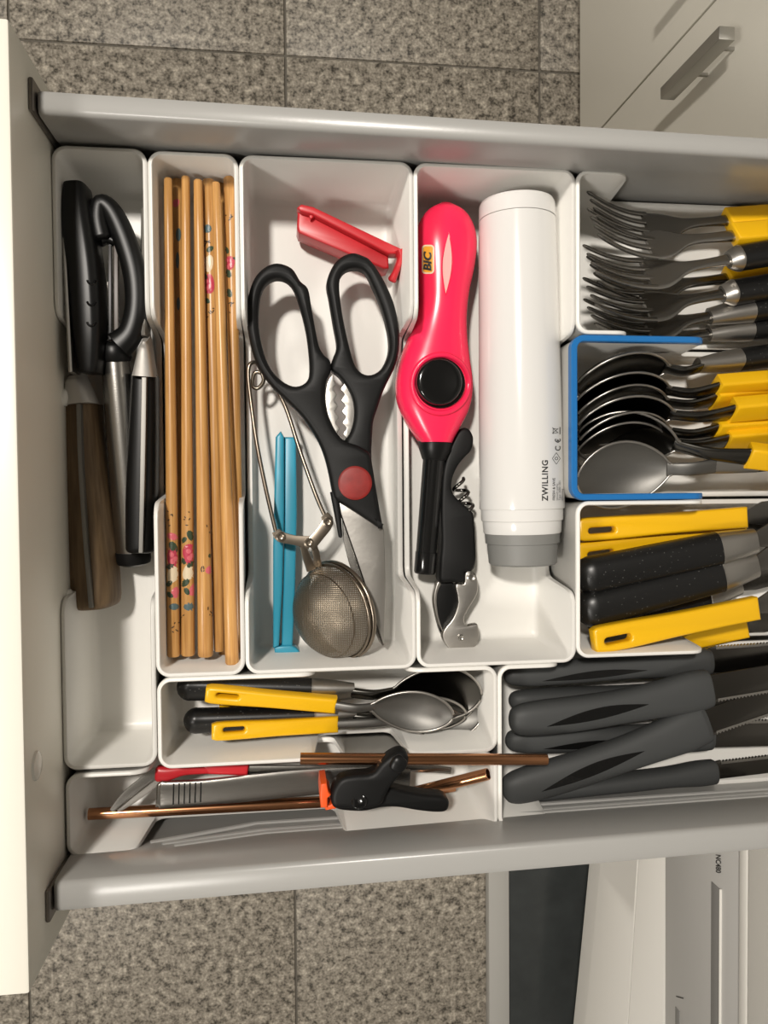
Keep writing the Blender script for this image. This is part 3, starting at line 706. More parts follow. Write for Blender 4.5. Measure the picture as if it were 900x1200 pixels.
mesh_obj('serrated_jaw', *slab([teeth(1)[::-1] + [(399, 440), (412, 455), (418, 475), (416, 500), (408, 515)]], z - 0.005, 0.002, 0.0003, smooth=False), M['satin'], sc, 30)

t = thing('bag_clip', 'blue plastic bag clip under the tea strainer', 'bag clip', P(335, 630, ZF), 'plastic bag clips')
z = 0.764
mesh_obj('lower_jaw', *slab([[(333, 512), (347, 512), (348, 600), (346, 690), (343, 758), (330, 757), (333, 640)]], z, 0.010, 0.0012, smooth=False), M['blue_clip'], t, 40)
mesh_obj('upper_jaw', *slab([[(323, 512), (329, 505), (333, 512), (333, 600), (331, 690), (327, 757), (320, 760), (320, 640)]], z + 0.003, 0.013, 0.0012, smooth=False), M['blue_clip'], t, 40)
mesh_obj('latch', *slab([[(321, 758), (340, 756), (347, 759), (355, 768), (322, 765)]], z + 0.001, 0.010, 0.001, smooth=False), M['blue_clip'], t, 40)

# tea strainer
ts = thing('tea_strainer', 'wire mesh ball tea strainer with squeeze wire handle', 'tea strainer', P(390, 715, ZF))
R_ = 0.0253; cz = 0.7755
c = P(396, 715, cz)
n = V((-.975 * .79, -.22 * .79, .61)).normalized()
major = V((.22, -.975, 0)); minor = n.cross(major).normalized(); major = minor.cross(n).normalized()
rings = []
for i in range(17):
    a = PI / 2 * i / 16 * 0.985
    rings.append([c + (major * math.cos(2 * PI * j / 48) + minor * math.sin(2 * PI * j / 48)) * R_ * math.cos(a) + n * R_ * 0.92 * math.sin(a) for j in range(48)])
mesh_obj('mesh_bowl', *rings_mesh(rings, False, True), M['gauze'], ts, 80)['label'] = 'brown wire gauze bowl'
circ = lambda r, o: [c + n * o + (major * math.cos(2 * PI * j / 48) + minor * math.sin(2 * PI * j / 48)) * r for j in range(49)]
g = Geo().add(*tube(circ(R_ + .0008, -0.0008), 0.0013, 8, 1, False)); g.add(*tube(circ(R_ + .0004, 0.0022), 0.0008, 8, 1, False)); g.add(*tube(circ(R_ * .90, R_ * .40), 0.0004, 6, 1, False))
g.obj('rim_ring', M['wire'], ts, 60)
zz = 0.7800
mesh_obj('wire_handle', *tube([P(323, 622, zz), P(312, 575, .779), P(301, 520, .778), P(294, 470, .777), P(291, 440, .777), P(293, 427, .777), P(300, 425, .776), P(305, 432, .775), P(309, 446, .774), P(302, 455, .773), P(296, 451, .773), P(300, 436, .774), P(318, 446, .774), P(335, 478, .774), P(352, 530, .776), P(370, 580, .779), P(380, 603, zz)], 0.0011, 8, 6), M['wire'], ts, 60)
g = Geo()
g.add(*loft([P(323, 622, zz), P(329, 629, zz), P(345, 633, zz), P(363, 636, zz)], [.0022, .0030, .0026, .0036], .0008, 5, 12, 3))
g.add(*loft([P(380, 603, zz), P(384, 612, zz), P(373, 628, zz + .0006), P(362, 640, zz + .0008)], [.0022, .0032, .0030, .0034], .0008, 5, 12, 3))
g.obj('linkage', M['wire'], ts, 50)
g = Geo()
g.add(*loft([P(355, 640, zz), P(359, 652, zz - .001), P(365, 668, zz - .003)], [.0018, .0022, .0026], .0008, 5, 10, 3)); g.add(*loft([P(368, 640, zz), P(371, 652, zz - .001), P(372, 664, zz - .003)], [.0018, .002, .0024], .0008, 5, 10, 3))
g.obj('bowl_arm', M['wire'], ts, 50)
for q in ((329, 629), (384, 612), (362, 636)):
    p = P(*q, zz + .0008)
    mesh_obj('rivet', *lathe(p, p + V((0, 0, 1)), [(0, .0026), (.0008, .0026), (.0012, .0018), (.0008, .0012), (.0008, .0005)], 18), M['wire'], ts, 40)

# ------------------------------------------------------------------ lighter bin
lg = thing('utility_lighter', 'bright pink long-nosed lighter with a black round button', 'lighter', P(512, 440, ZF))
rows = [(521, 241, 8), (521, 250, 23), (521.5, 265, 33), (522, 285, 37), (521.5, 310, 35), (520, 335, 31), (518.5, 360, 29), (515.5, 385, 32), (512, 410, 38.5), (509, 435, 45), (508.5, 460, 46), (509, 480, 41.5), (509.5, 500, 31), (510, 514, 22), (510, 519, 19)]
zc_ = 0.768
hh = [.006, .0105, .0125, .0135, .0135, .013, .0125, .0125, .013, .0135, .0135, .013, .012, .011, .0105]
body = mesh_obj('body', *loft([P(a, b, zc_) for a, b, _ in rows], [c / SCALE(zc_) for *_, c in rows], hh, 2.5, 40, 5), M['pink'], lg, 60)
bb = bvh_of(body)
def hit(px, py, b=bb):
    h = b.ray_cast(V((0, 0, CAM_Z)), cam_dir(px, py).normalized()); return h[0]
# raised oval collar round the button
ov = [(516 + 37 * math.cos(a), 452 + 41 * math.sin(a)) for a in [2 * PI * k / 40 for k in range(41)]]
pts = [hit(*q) for q in ov if hit(*q) is not None]
mesh_obj('button_collar', *tube([(hit(516 + 33 * math.cos(a), 450 + 34 * math.sin(a)) or P(516, 450, zc_)) for a in [2 * PI * k / 36 for k in range(37)]], 0.0016, 8, 2), M['pink'], lg, 60)
p = hit(516, 449)
p = V((p.x, p.y, p.z - 0.002))
mesh_obj('button_well', *lathe(p + V((0, 0, .0015)), p + V((0, 0, 1)), [(0, .0135), (.0011, .0133)], 40), M['black_gloss'], lg, 40)
q0 = P(516, 447, p.z + .008)
mesh_obj('button', *lathe(V((q0.x, q0.y, p.z)), V((q0.x, q0.y, p.z + 1)), [(0, .0122), (.0060, .0122), (.0072, .0119), (.0079, .0108), (.0076, .0085), (.0071, .0045), (.0069, .001)], 40), M['black_gloss'], lg, 50)['label'] = 'round black push button'
lens = lambda cx, cy, a, b, ang: [(cx + (a * math.sin(PI * u) * s) * math.cos(ang) - (b * (2 * u - 1)) * math.sin(ang), cy + (a * math.sin(PI * u) * s) * math.sin(ang) + b * (2 * u - 1) * math.cos(ang)) for s, us in ((1, [k / 12 for k in range(12)]), (-1, [1 - k / 12 for k in range(12)])) for u in us]
print_on([bb], [patch(lens(524, 309, 5.2, 35, .05))], 0.00025).obj('fuel_window', M['window'], lg, 60)['label'] = 'pale lens-shaped fuel window'
wr = [hit(*q) for q in lens(524, 309, 6.2, 37, .05)]
mesh_obj('window_rim', *tube([a for a in wr + wr[:1] if a is not None], 0.0004, 6, 1, False), M['pink'], lg, 60)
rr_ = lambda cx, cy, a, b, r: [(cx + sx * (a - r) + r * math.cos(q), cy + sy * (b - r) + r * math.sin(q)) for sx, sy, q0 in ((1, 1, 0), (-1, 1, 90), (-1, -1, 180), (1, -1, 270)) for q in [math.radians(q0 + 30 * k) for k in range(4)]]
g = print_on([bb], [patch(rr_(501.8, 304, 7.2, 17, 4), 0)], .0002)
g2 = print_on([bb], [patch(rr_(501.8, 304, 5.6, 15.2, 3), 1)], .0003); g.v, n0 = g.v, len(g.v)
g.add(g2.v, g2.f, 1)
g3 = print_on([bb], [text_px('BIC', 505.6, 318.0, 11.6, 90, 2, shear=0.2, bold=0.04, sx=1.22)], .0008); g.add(g3.v, g3.f, 2)
g.obj('logo', None, lg, 0, [M['logo_cream'], M['logo_yellow'], M['ink']])['label'] = 'orange badge with black letters BIC'
A, B = P(510, 519, zc_), P(497.5, 672, zc_ - .002); L = (B - A).length
mesh_obj('nozzle_cone', *lathe(A, B, [(-.001, .0094), (.003, .0090), (.009, .0066), (.0095, .0062)], 32), M['black'], lg, 40)
sp = [(0.009, .0060), (L - .012, .0057), (L - .0119, .0060), (L - .001, .0060), (L, .0055), (L, .0046), (L - .006, .0044)]
mesh_obj('nozzle', *lathe(A, B, sp, 32), M['black_gloss'], lg, 40)['label'] = 'glossy black straight nozzle'

ck = thing('corkscrew', 'black folding waiter corkscrew with a steel lever', 'corkscrew', P(537, 640, ZF))
z = 0.768
mesh_obj('handle', *slab([[(546, 501), (552, 505), (555.5, 514), (553, 527), (545, 536), (537, 546), (531, 560), (530, 574), (536, 584), (552, 598), (556, 606), (557.5, 632), (558, 659), (553, 670), (545, 671), (544, 682), (530, 683), (516, 682), (516, 660), (518, 635), (517, 600), (517, 575), (519, 552), (524, 533), (532, 513), (538, 504)]], z, 0.013, 0.002), M['black_soft'], ck, 60)
mesh_obj('foil_cutter', *slab([[(514, 682), (533, 684), (537, 701), (535, 718), (524, 733), (520, 746), (515, 735), (510, 712), (511, 693)]], z - .004, .008, .0008), M['black'], ck, 40)
mesh_obj('back_spring', *slab([[(513, 682), (509, 694), (508.5, 708), (512, 725), (517, 738), (519, 738), (514, 722), (512, 706), (513, 694), (517, 684)]], z - .003, .006, .0006), M['satin'], ck, 40)
mesh_obj('lever', *slab([[(549, 669), (556, 671), (560, 681), (559.5, 696), (549, 714), (544, 725), (547, 733), (555, 732), (560.5, 733), (561, 751), (553, 760), (538, 764), (526, 760), (518.5, 747), (521, 737), (531, 724), (537, 705), (534, 685), (544, 684), (545, 673)]], z - .0005, .006, .0008, k=3), M['satin'], ck, 40)
for q, r in (((552, 676), .0026), ((540, 747), .0018)):
    p = P(*q, z - .0005); mesh_obj('rivet', *lathe(p, p + V((0, 0, 1)), [(0, r), (.0007, r), (.0011, r * .7), (.0008, r * .4), (.0008, r * .1)], 18), M['steel'], ck, 40)
hx = []
for k in range(60):
    u = k / 59; a = u * 2 * PI * 2.4; b0 = P(536 + 13 * u, 563 + 37 * u, z - .005)
    axd = (P(549, 600, z) - P(536, 563, z)).normalized(); sd = V((axd.y, -axd.x, 0))
    hx.append(b0 + sd * (-.0036 * math.cos(a)) + V((0, 0, .0036 * math.sin(a))))
mesh_obj('screw_worm', *tube(hx, 0.0010, 8, 1, False), M['blade'], ck, 60)['label'] = 'dark coiled screw'

pu = thing('vacuum_pump', 'white cylindrical hand pump with grey rubber end', 'pump', P(610, 450, ZF))
A, B = P(605.5, 238, .775), P(612.5, 661, .7745); L = (B - A).length
yy = lambda py: (P(609, py, .775) - A).length
R1, R2 = 45.5 / SCALE(.775), 51.5 / SCALE(.775)
rad = lambda py: R1 + (R2 - R1) * ((py - 238) / 355) ** .9 if py > 238 else R1
pr = [(0, R1 * .955), (.0012, R1 * .985), (.0022, R1)] + [(yy(258), rad(258))]
lid = mesh_obj('end_lid', *lathe(A, B, pr, 64), M['white'], pu, 30)
pr = [(yy(258) + .0002, rad(258) - .0006), (yy(259) + .0003, rad(258) - .0006), (yy(260), rad(260))] + [(yy(q), rad(q)) for q in (300, 350, 400, 450, 500, 550, 594)] + [(yy(596), R2 * .99)]
tubeo = mesh_obj('barrel', *lathe(A, B, pr, 64), M['white'], pu, 30)
mesh_obj('step_ring', *lathe(A, B, [(yy(596), R2 * .965), (yy(609), R2 * .955), (yy(610), R2 * .94)], 64), M['white'], pu, 30)
mesh_obj('step_ring', *lathe(A, B, [(yy(610), R2 * .925), (yy(623), R2 * .91), (yy(624.5), R2 * .895)], 64), M['white'], pu, 30)
mesh_obj('rubber_end', *lathe(A, B, [(yy(624.5), R2 * .88), (yy(636), R2 * .865), (yy(636.5), R2 * .83), (yy(659), R2 * .80), (yy(661), R2 * .76), (yy(661) + .0004, R2 * .6)], 64), M['grey_cap'], pu, 30)['label'] = 'soft grey rubber end cap'
bt = bvh_of(tubeo)
polys = [text_px('ZWILLING', 641.8, 587.0, 9.6, 90, 0, bold=.028, sx=0.98, spacing=1.12), text_px('FRESH & SAVE', 650.3, 586.5, 4.2, 90, 0, bold=.01, sx=1.02),
         text_px('vacuum pump', 653.6, 586.5, 3.6, 90, 1, sx=.98), text_px('Type: 36801-001', 656.8, 586.5, 3.5, 90, 1, sx=.98), text_px('2020/zwilling', 659.8, 586.5, 2.9, 90, 1, sx=.9),
         text_px('C', 656.6, 528.5, 9.0, 90, 0, bold=.02, sx=.95), text_px('\u20ac', 656.6, 519.0, 8.8, 90, 0, bold=.02, sx=.9)]
def stroke(a, b, w_=0.5):
    dx, dy = b[0] - a[0], b[1] - a[1]; l = math.hypot(dx, dy); nx, ny = -dy / l * w_ / 2, dx / l * w_ / 2
    n = max(1, int(l / 4)); p = []
    for k in range(n + 1):
        x, y = a[0] + dx * k / n, a[1] + dy * k / n; p += [(x + nx, y + ny), (x - nx, y - ny)]
    return (p, [(2 * k, 2 * k + 1, 2 * k + 3, 2 * k + 2) for k in range(n)], 0)
dm = [(651.7, 530.5), (656.4, 537.3), (651.7, 544), (647.2, 537.3)]
polys += [stroke(dm[i], dm[(i + 1) % 4], .6) for i in range(4)]
cc = [(651.8 + 1.7 * math.cos(2 * PI * k / 10), 537.3 + 1.7 * math.sin(2 * PI * k / 10)) for k in range(10)]
polys += [stroke(cc[i], cc[(i + 1) % 10], .7) for i in range(10)]
polys += [stroke((647, 501), (654, 507.5), .7), stroke((647, 508), (654, 502), .7), stroke((648, 502), (653.5, 503), .6), stroke((648, 508), (653.5, 507), .6), stroke((648, 501.5), (648, 508.5), .6), stroke((656, 500.5), (656, 509), 1.1)]
print_on([bt], polys, .00012).obj('printed_text', None, pu, 0, [M['ink'], M['ink_soft']])['label'] = 'small dark printed lettering'

# ------------------------------------------------------------------ cutlery
def yellow_handle(fr, xa, xb, parent, wa=.0062, wb=.0052, th=.0075, slot=True, thb=None, kind='handle'):
    """xa: free end with the slot, xb: end at the metal"""
    sgn = 1 if xb > xa else -1; Lh = abs(xb - xa)
    X = lambda u: xa + sgn * u
    prof = [(0, wa * .80), (.0025, wa * .97), (.0065, wa), (Lh * .25, wa * .97), (Lh * .5, (wa + wb) / 2 * .93), (Lh * .8, wb * .98), (Lh, wb)]
    prof = prof[:2] + crom(prof[2:], 3)
    outl = [(X(u), w_) for u, w_ in prof] + [(X(u), -w_) for u, w_ in prof[::-1]]
    outs = [outl]
    if slot:
        s0, s1, r = .0055, .0055 + min(.0155, Lh * .17), wa * .26
        hole = [(X(s1 - r + r * math.cos(a)), -wa * .15 + r * math.sin(a)) for a in [(-90 + 30 * k) * PI / 180 for k in range(7)]] + [(X(s0 + r + r * math.cos(a)), -wa * .15 + r * math.sin(a)) for a in [(90 + 30 * k) * PI / 180 for k in range(7)]]
        outs.append(hole)
    v, f = flat(outs, th, .0016)
    v = [V((p.x, p.y, p.z + th / 2)) for p in v]
    return mesh_obj(kind, *fr.map((v, f)), M['yellow'], parent, 50)
def black_handle(fr, xa, xb, xf, parent, w_=.0072, h_=.0065):
    """xa free rounded end, xb end of the plastic, xf end of the steel ferrule"""
    n_ = 6
    path = [fr(xa + (xb - xa) * k / n_) for k in range(n_ + 1)]
    ws = [w_ * (1.0 - .10 * k / n_) for k in range(n_ + 1)]
    hd_ = mesh_obj('handle', *loft(path, ws, [h_ * (1 - .12 * k / n_) for k in range(n_ + 1)], 2.5, 20, 3, up=fr.z, r0=w_ * .95), M['black_handle'], parent, 60)
    d_ = 1 if xf > xb else -1
    mesh_obj('ferrule', *loft([fr(xb - d_ * .0005), fr(xb + d_ * .0006), fr((xb + xf) / 2), fr(xf)], [w_ * .92, w_ * .90, w_ * .80, w_ * .66], [h_ * .90, h_ * .88, h_ * .75, h_ * .5], 2.6, 20, 3, up=fr.z), M['satin'], parent, 50)['label'] = 'steel ferrule'
    return hd_
def spoon_bowl(fr, L, W, D, xn, zn, neck_w=.0032, flare=1.1):
    """bowl with real depth from x=0..L, neck to xn at height zn"""
    nu, nv = 22, 14; top, bot = [], []
    for i in range(nu + 1):
        u = 0.5 - 0.5 * math.cos(PI * i / nu); x = L * u
        hw = W * (math.sin(PI * u ** .86)) ** .62 if 0 < u < 1 else 0
        hw = max(hw, .0004 if u < .5 else neck_w)
        zc0 = -D * math.sin(PI * min(max(u, 0), 1)) ** .8
        lift = 0.0025 * (1 - u) ** 2
        r1_, r2_ = [], []
        for j in range(nv + 1):
            q = -1 + 2 * j / nv; y = hw * q
            zz_ = zc0 * (1 - abs(q) ** 2.2) + lift
            r1_.append(fr(x, y, zz_)); r2_.append(fr(x, y * 1.0, zz_ - .0012))
        top.append(r1_); bot.append(r2_)
    rings = [a + b[::-1] for a, b in zip(top, bot)]
    g = Geo().add(*rings_mesh(rings))
    g.add(*loft([fr(L * .955, 0, -.0008), fr(L * 1.03, 0, .0002), fr(L + (xn - L) * .45, 0, zn * .7 + .002), fr(xn, 0, zn)], [neck_w * 1.15, neck_w * 1.0, neck_w * 1.1, neck_w * flare], [.0009, .0013, .0016, .0018], 2.6, 14, 6, up=fr.z))
    rim = [r_[0] for r_ in top[1:]] + [r_[-1] for r_ in top[:0:-1]]
    g.add(*tube(rim, .00075, 6, 1, False), 1)  # lighter steel tube imitates the highlight along the bowl edge
    return g
def fork_head(fr, L=.060, W=.0118, xn=.09, zt_=.019):
    def zc(x): return zt_ * max(0, (1 - x / L)) ** 1.8 - .0035 * math.sin(PI * min(x / L, 1))
    g = Geo(); xt = .036
    for k in range(4):
        y = (k - 1.5) / 1.5 * (W - .0014)
        pts = [(x, y * (.93 + .07 * x / xt)) for x in (0, .002, .008, .016, .024, .031, xt + .003)]
        g.add(*loft([fr(x, yy_, zc(x)) for x, yy_ in pts], [.0005, .0010, .0012, .0013, .0014, .0015, .0016], [.0005, .0009, .0010, .0010, .0011, .0011, .0011], 3, 10, 3, up=fr.z))
    hs = [(xt, W), (.040, W * 1.0), (.046, W * .93), (.052, W * .72), (.058, W * .42), (.064, W * .30), (.075, W * .27), (xn, W * .34)]
    g.add(*loft([fr(x, 0, zc(min(x, L))) for x, _ in hs], [b for _, b in hs], [.0010, .0011, .0012, .0013, .0015, .0017, .0019, .0021], 2.6, 16, 4, up=fr.z))
    return g

GF = 'forks in the top right bin'
forks = [  # tip px, z | handle px, z | roll | kind | handle start (m) | label
    ((684, 272), .768, (856, 258), .772, 32, 'y', .083, 'steel fork with yellow handle, nearest the rear rail'),
    ((684, 292), .776, (864, 276), .779, 31, 'y', .086, 'steel fork with yellow handle, second from the rear rail'),
    ((682, 334), .782, (864, 303), .785, 32, 'b', .086, 'steel fork with black handle lying on top of the fork pile'),
    ((682, 371), .776, (858, 343), .780, 33, 'b', .083, 'black-handled fork below the topmost fork'),
    ((684, 395), .769, (842, 369), .774, 36, 'b', .075, 'black-handled fork with a long steel ferrule, second from the blue rim'),
    ((687, 405), .764, (842, 389), .768, 38, 'b', .074, 'black-handled fork nearest the blue-rimmed bin'),
    ((684, 345), .762, (866, 325), .764, 32, 'y', .086, 'yellow-handled fork half hidden under black-handled forks'),
]
for (a, za, b, zb_, roll, kd, xh, lab) in forks:
    fr = Frame(P(*a, za), P(*b, zb_), roll); t = thing('fork', lab, 'fork', fr(.09) * 1, GF)
    fork_head(fr, xn=xh + .002).obj('head', M['steel' if za >= .776 and '343' not in str(b) else 'steel_dark'], t, 60)  # lighter or darker steel copy imitates stronger or dimmer reflections
    if kd == 'y': yellow_handle(fr, xh + .105, xh, t, .0068, .0066, .009)
    else: black_handle(fr, xh + .11, xh + .022 if xh < .08 else xh + .004, xh - .002, t, .0078, .0070)

GS = 'tablespoons in the blue-rimmed bin'
spoons = [
    ((674, 447), .782, (842, 425), .775, -58, 'b', .076, 'tablespoon with black handle nearest the forks'),
    ((673, 468), .782, (856, 452), .777, -56, 'y', .084, 'yellow-handled tablespoon, first from the fork side'),
    ((674, 484), .781, (858, 464), .771, -54, 'y', .085, 'yellow-handled tablespoon, second from the fork side, mostly covered'),
    ((675, 497), .782, (872, 479), .782, -52, 'y', .090, 'yellow-handled tablespoon in the middle of the nested row'),
    ((676, 515), .780, (858, 501), .772, -50, 'y', .084, 'yellow-handled tablespoon just below the middle one'),
    ((674, 528), .776, (869, 514), .772, -46, 'y', .090, 'yellow-handled tablespoon covered by the lowest yellow one'),
    ((676, 508), .774, (882, 534), .789, -42, 'y', .094, 'yellow-handled tablespoon lying on top with its neck bent down'),
    ((674, 562), .783, (852, 543), .782, -18, 'b', .081, 'tablespoon with black handle and dull open bowl by the knife bin'),
]
for (a, za, b, zb_, roll, kd, xh, lab) in spoons:
    fr = Frame(P(*a, za), P(*b, zb_), roll); t = thing('tablespoon', lab, 'spoon', fr(.09) * 1, GS)
    spoon_bowl(fr, .056, .0190, .0085, xh + .001, .0015, .0036, 1.6 if kd == 'y' else 1.2).obj('bowl', None, t, 70, [M['steel_dull' if roll > -20 else 'steel_black'], M['satin']])
    if kd == 'y': yellow_handle(fr, xh + .105, xh, t, .0066, .0068, .009)
    else: black_handle(fr, xh + .11, xh + .024, xh - .002, t, .0074, .0066)

GK = 'table knives in the right-hand bin'
def table_blade(fr, x0, x1, w_, up_=1):
    o = [(x0, -w_ * .35), (x0, w_ * .35), (x0 + .012, w_ * .9), (x0 + (x1 - x0) * .6, w_), (x1 - .01, w_ * .7), (x1, 0), (x1 - .012, -w_ * .6), (x0 + (x1 - x0) * .6, -w_ * .75), (x0 + .012, -w_ * .6)]
    return fr.map(flat([o], .0016, .0003))
knives = [
    ('y', (676, 621), .772, (873, 606), .776, .0066, .0060, 'yellow-handled table knife nearest the blue-rimmed bin'),
    ('y', (675, 650), .768, (872, 622), .768, .0066, .0060, 'yellow-handled table knife second from the blue-rimmed bin, under a black handle'),
    ('y', (694, 751), .793, (886, 712), .791, .0074, .0064, 'yellow-handled table knife at the bottom of its bin, lying on top'),
    ('y', (740, 765), .757, (874, 735), .762, .0062, .0058, 'yellow-handled table knife peeping out under the lowest yellow handle'),
    ('b', (674, 678), .784, (841, 643), .786, .0106, .0090, 'black-handled table knife, upper of the two on top'),
    ('b', (676, 718), .784, (843, 673), .784, .0110, .0092, 'black-handled table knife, lower of the two on top'),
    ('b', (690, 735), .768, (826, 697), .766, .0085, .0070, 'black-handled table knife buried between black and yellow handles'),
]
for (kd, a, za, b, zb_, wa, wb, lab) in knives:
    A, B = P(*a, za), P(*b, zb_); fr = Frame(A, B); Lh = (B - A).length
    t = thing('table_knife', lab, 'knife', (A + B) / 2, GK)
    if kd == 'y': yellow_handle(fr, 0, Lh, t, wa, wb, .008); x0 = Lh - .001
    else:
        black_handle(fr, 0, Lh, Lh + .022, t, wa, .0085); x0 = Lh + .020
    mesh_obj('blade', *table_blade(fr, x0, x0 + .10, .009), M['steel_dark'], t, 30)

GT = 'teaspoons in the lower bin'
def teaspoon(kd, end, ze, tip, zt_, Lb, W, hpx, lab, roll=0, ferr=None, fmat='steel_dull', D=.006):
    A, B = P(*tip, zt_), P(*end, ze); fr = Frame(A, B, roll); L = (B - A).length
    xh = (P(hpx, end[1] + (tip[1] - end[1]) * (hpx - end[0]) / (tip[0] - end[0]), (ze + zt_) / 2) - A).dot(fr.x)
    t = thing('teaspoon', lab, 'spoon', (A + B) / 2, GT)
    if kd == 'y':
        spoon_bowl(fr, Lb, W, D, xh + .002, .001, .0022).obj('bowl', None, t, 70, [M[fmat], M['satin']])
        yellow_handle(fr, L, xh, t, .0047, .0043, .0066)
    else:
        spoon_bowl(fr, Lb, W, D, xh - .018, .001, .0028).obj('bowl', None, t, 70, [M[fmat], M['satin']])
        black_handle(fr, L, xh, xh - .022, t, .0070, .0058)
teaspoon('b', (207, 805), .779, (563, 813), .780, .048, .0185, 366, 'black-handled teaspoon nearest the scissors bin', 28, fmat='steel_black')
teaspoon('b', (215, 845), .777, (545, 834), .774, .046, .0135, 369, 'black-handled teaspoon in the middle of its bin', 34, fmat='steel_black')
teaspoon('y', (241, 812), .787, (530, 837), .786, .044, .0115, 394, 'yellow-handled teaspoon on top with its bright bowl uppermost', 14)
teaspoon('y', (257, 828), .772, (552, 828), .767, .044, .0115, 398, 'yellow-handled teaspoon half hidden between two other handles', 20, fmat='steel_black')
teaspoon('y', (248, 857), .790, (562, 838), .768, .044, .0120, 395, 'yellow-handled teaspoon nearest the straws', -6)

# ------------------------------------------------------------------ steak knives
GQ = 'grey steak knives in the lower right bin'
steak = [  # end px, z, front px, z, half widths (m) start/mid/front, roll, edge, inset, label
    ((591, 792), .772, (832, 775), .770, .0066, 'grey steak knife nearest the table knives', 0, True, False),
    ((597, 821), .764, (834, 812), .762, .0064, 'grey steak knife mostly covered between the first two long handles', 0, False, False),
    ((597, 845), .783, (832, 806), .785, .0095, 'grey steak knife lying on top in the upper half', 0, True, True),
    ((593, 868), .768, (834, 862), .766, .0072, 'grey steak knife under the broad lower one, its inset just showing', 0, True, False),
    ((589, 927), .783, (828, 846), .785, .0098, 'grey steak knife slanting on top in the lower half', 0, True, True),
    ((620, 930), .768, (838, 904), .768, .0056, 'slim grey steak knife nearest the front rail', 0, False, False),
]
for i, (a, za, b, zb_, wd, lab, roll, inset, big) in enumerate(steak):
    A, B = P(*a, za), P(*b, zb_); fr = Frame(A, B, roll); L = (B - A).length
    t = thing('steak_knife', lab, 'knife', (A + B) / 2, GQ)
    us = (0, .012, .035, .08, .18, .35, .55, .75, .90, 1.0)
    ws = [.30, .62, .80, .93, 1.0, 1.0, .98, 1.08, 1.22, 1.12]
    if i == 5: ws = [.45, .65, .75, .8, .8, .85, .95, 1.0, 1.25, 1.25]
    bend = (lambda u: -.0022 * math.sin(PI * u)) if big else (lambda u: 0)
    h_ = mesh_obj('handle', *loft([fr(L * u, bend(u), 0) for u in us], [wd * q for q in ws], [.002, .0040, .0054, .0064, .007, .0072, .007, .0068, .0066, .0060], 2.5, 24, 5, up=fr.z, r1=.0015), M['grey_grip'], t, 60)
    if inset:
        bv = bvh_of(h_); pol = []
        n_ = 16; e1 = [(L * (.16 + .50 * k / n_), wd * (-.42 + .30 * k / n_) + wd * .42 * math.sin(PI * k / n_)) for k in range(n_ + 1)]
        e2 = [(L * (.16 + .50 * k / n_), wd * (-.42 + .30 * k / n_) - wd * .22 * math.sin(PI * k / n_)) for k in range(1, n_)][::-1]
        pts3 = [fr(x, y, .03) for x, y in e1 + e2]; top = []
        for q in pts3:
            hh_ = bv.ray_cast(q, -fr.z); top.append((hh_[0] + fr.z * .00035) if hh_[0] is not None else q - fr.z * .025)
        n2 = len(top); lo = [q - fr.z * .0015 for q in top]
        strip = []
        for k in range(n_):
            aa, bb_ = k, k + 1; cc_ = (n2 - k) % n2 if k else 0; dd = n2 - k - 1 if k < n_ - 1 else n_
            strip.append(tuple(dict.fromkeys((aa, bb_, dd, cc_))))
        strip = [s_ for s_ in strip if len(s_) > 2]
        mesh_obj('grip_inset', top + lo, strip + [(k, (k + 1) % n2, n2 + (k + 1) % n2, n2 + k) for k in range(n2)], M['black_gloss'], t, 40)['label'] = 'black lens-shaped inset'
    bl = .11; bw = .0088 if i != 5 else .0060; nt_ = 44
    edge = []
    for k in range(nt_ * 2 + 1):
        u = k / (nt_ * 2); edge.append((L + .004 + (bl - .02) * u, -bw + (.0011 if k % 2 else 0)))
    o = [(L - .004, bw * .8), (L - .004, -bw * .8)] + edge + [(L + bl, bw * .2), (L + bl - .02, bw * .8)]
    if i in (0, 3, 5): o = [(x, -y) for x, y in o]
    mesh_obj('blade', *fr.map(flat([o], .0016, .0002)), M['blade'], t, 30)
    sg = -1 if i in (0, 3, 5) else 1
    e2 = [(x, y * sg + 0.0001) for x, y in edge]
    v_, f_ = flat([e2 + [(x, sg * (-bw + .0021)) for x, y in (edge[-1], edge[0])]], .0004, .00005)
    mesh_obj('serrated_edge', *fr.map(([V((p.x, p.y, p.z + .0004)) for p in v_], f_)), M['satin'], t, 30)['label'] = 'bright toothed cutting edge'

# ------------------------------------------------------------------ bottom bin: straws, peeler, tweezers, clamp
GW = 'copper drinking straws'
def straw(a, za, b, zb_, r, lab):
    A, B = P(*a, za), P(*b, zb_); L = (B - A).length
    o = mesh_obj('drinking_straw', *lathe(A, B, [(.006, r * .86), (0, r * .86), (0, r), (.0004, r * 1.0), (L - .0004, r), (L, r * .96), (L, r * .86), (L - .03, r * .86)], 24), M['copper'], None, 40)
    return tag(o, lab, 'straw', GW)
straw((352, 889), .8050, (641, 890), .8060, .0029, 'copper straw lying across into the steak knife bin')
straw((104, 954), .776, (430, 937), .776, .0030, 'copper straw with its rounded end near the drawer front')
straw((456, 936), .764, (572, 907), .795, .0031, 'short-looking copper straw with its dark open end up, behind the clamp')
straw((470, 934), .764, (533, 922), .764, .0026, 'copper straw lowest in the bin behind the clamp')

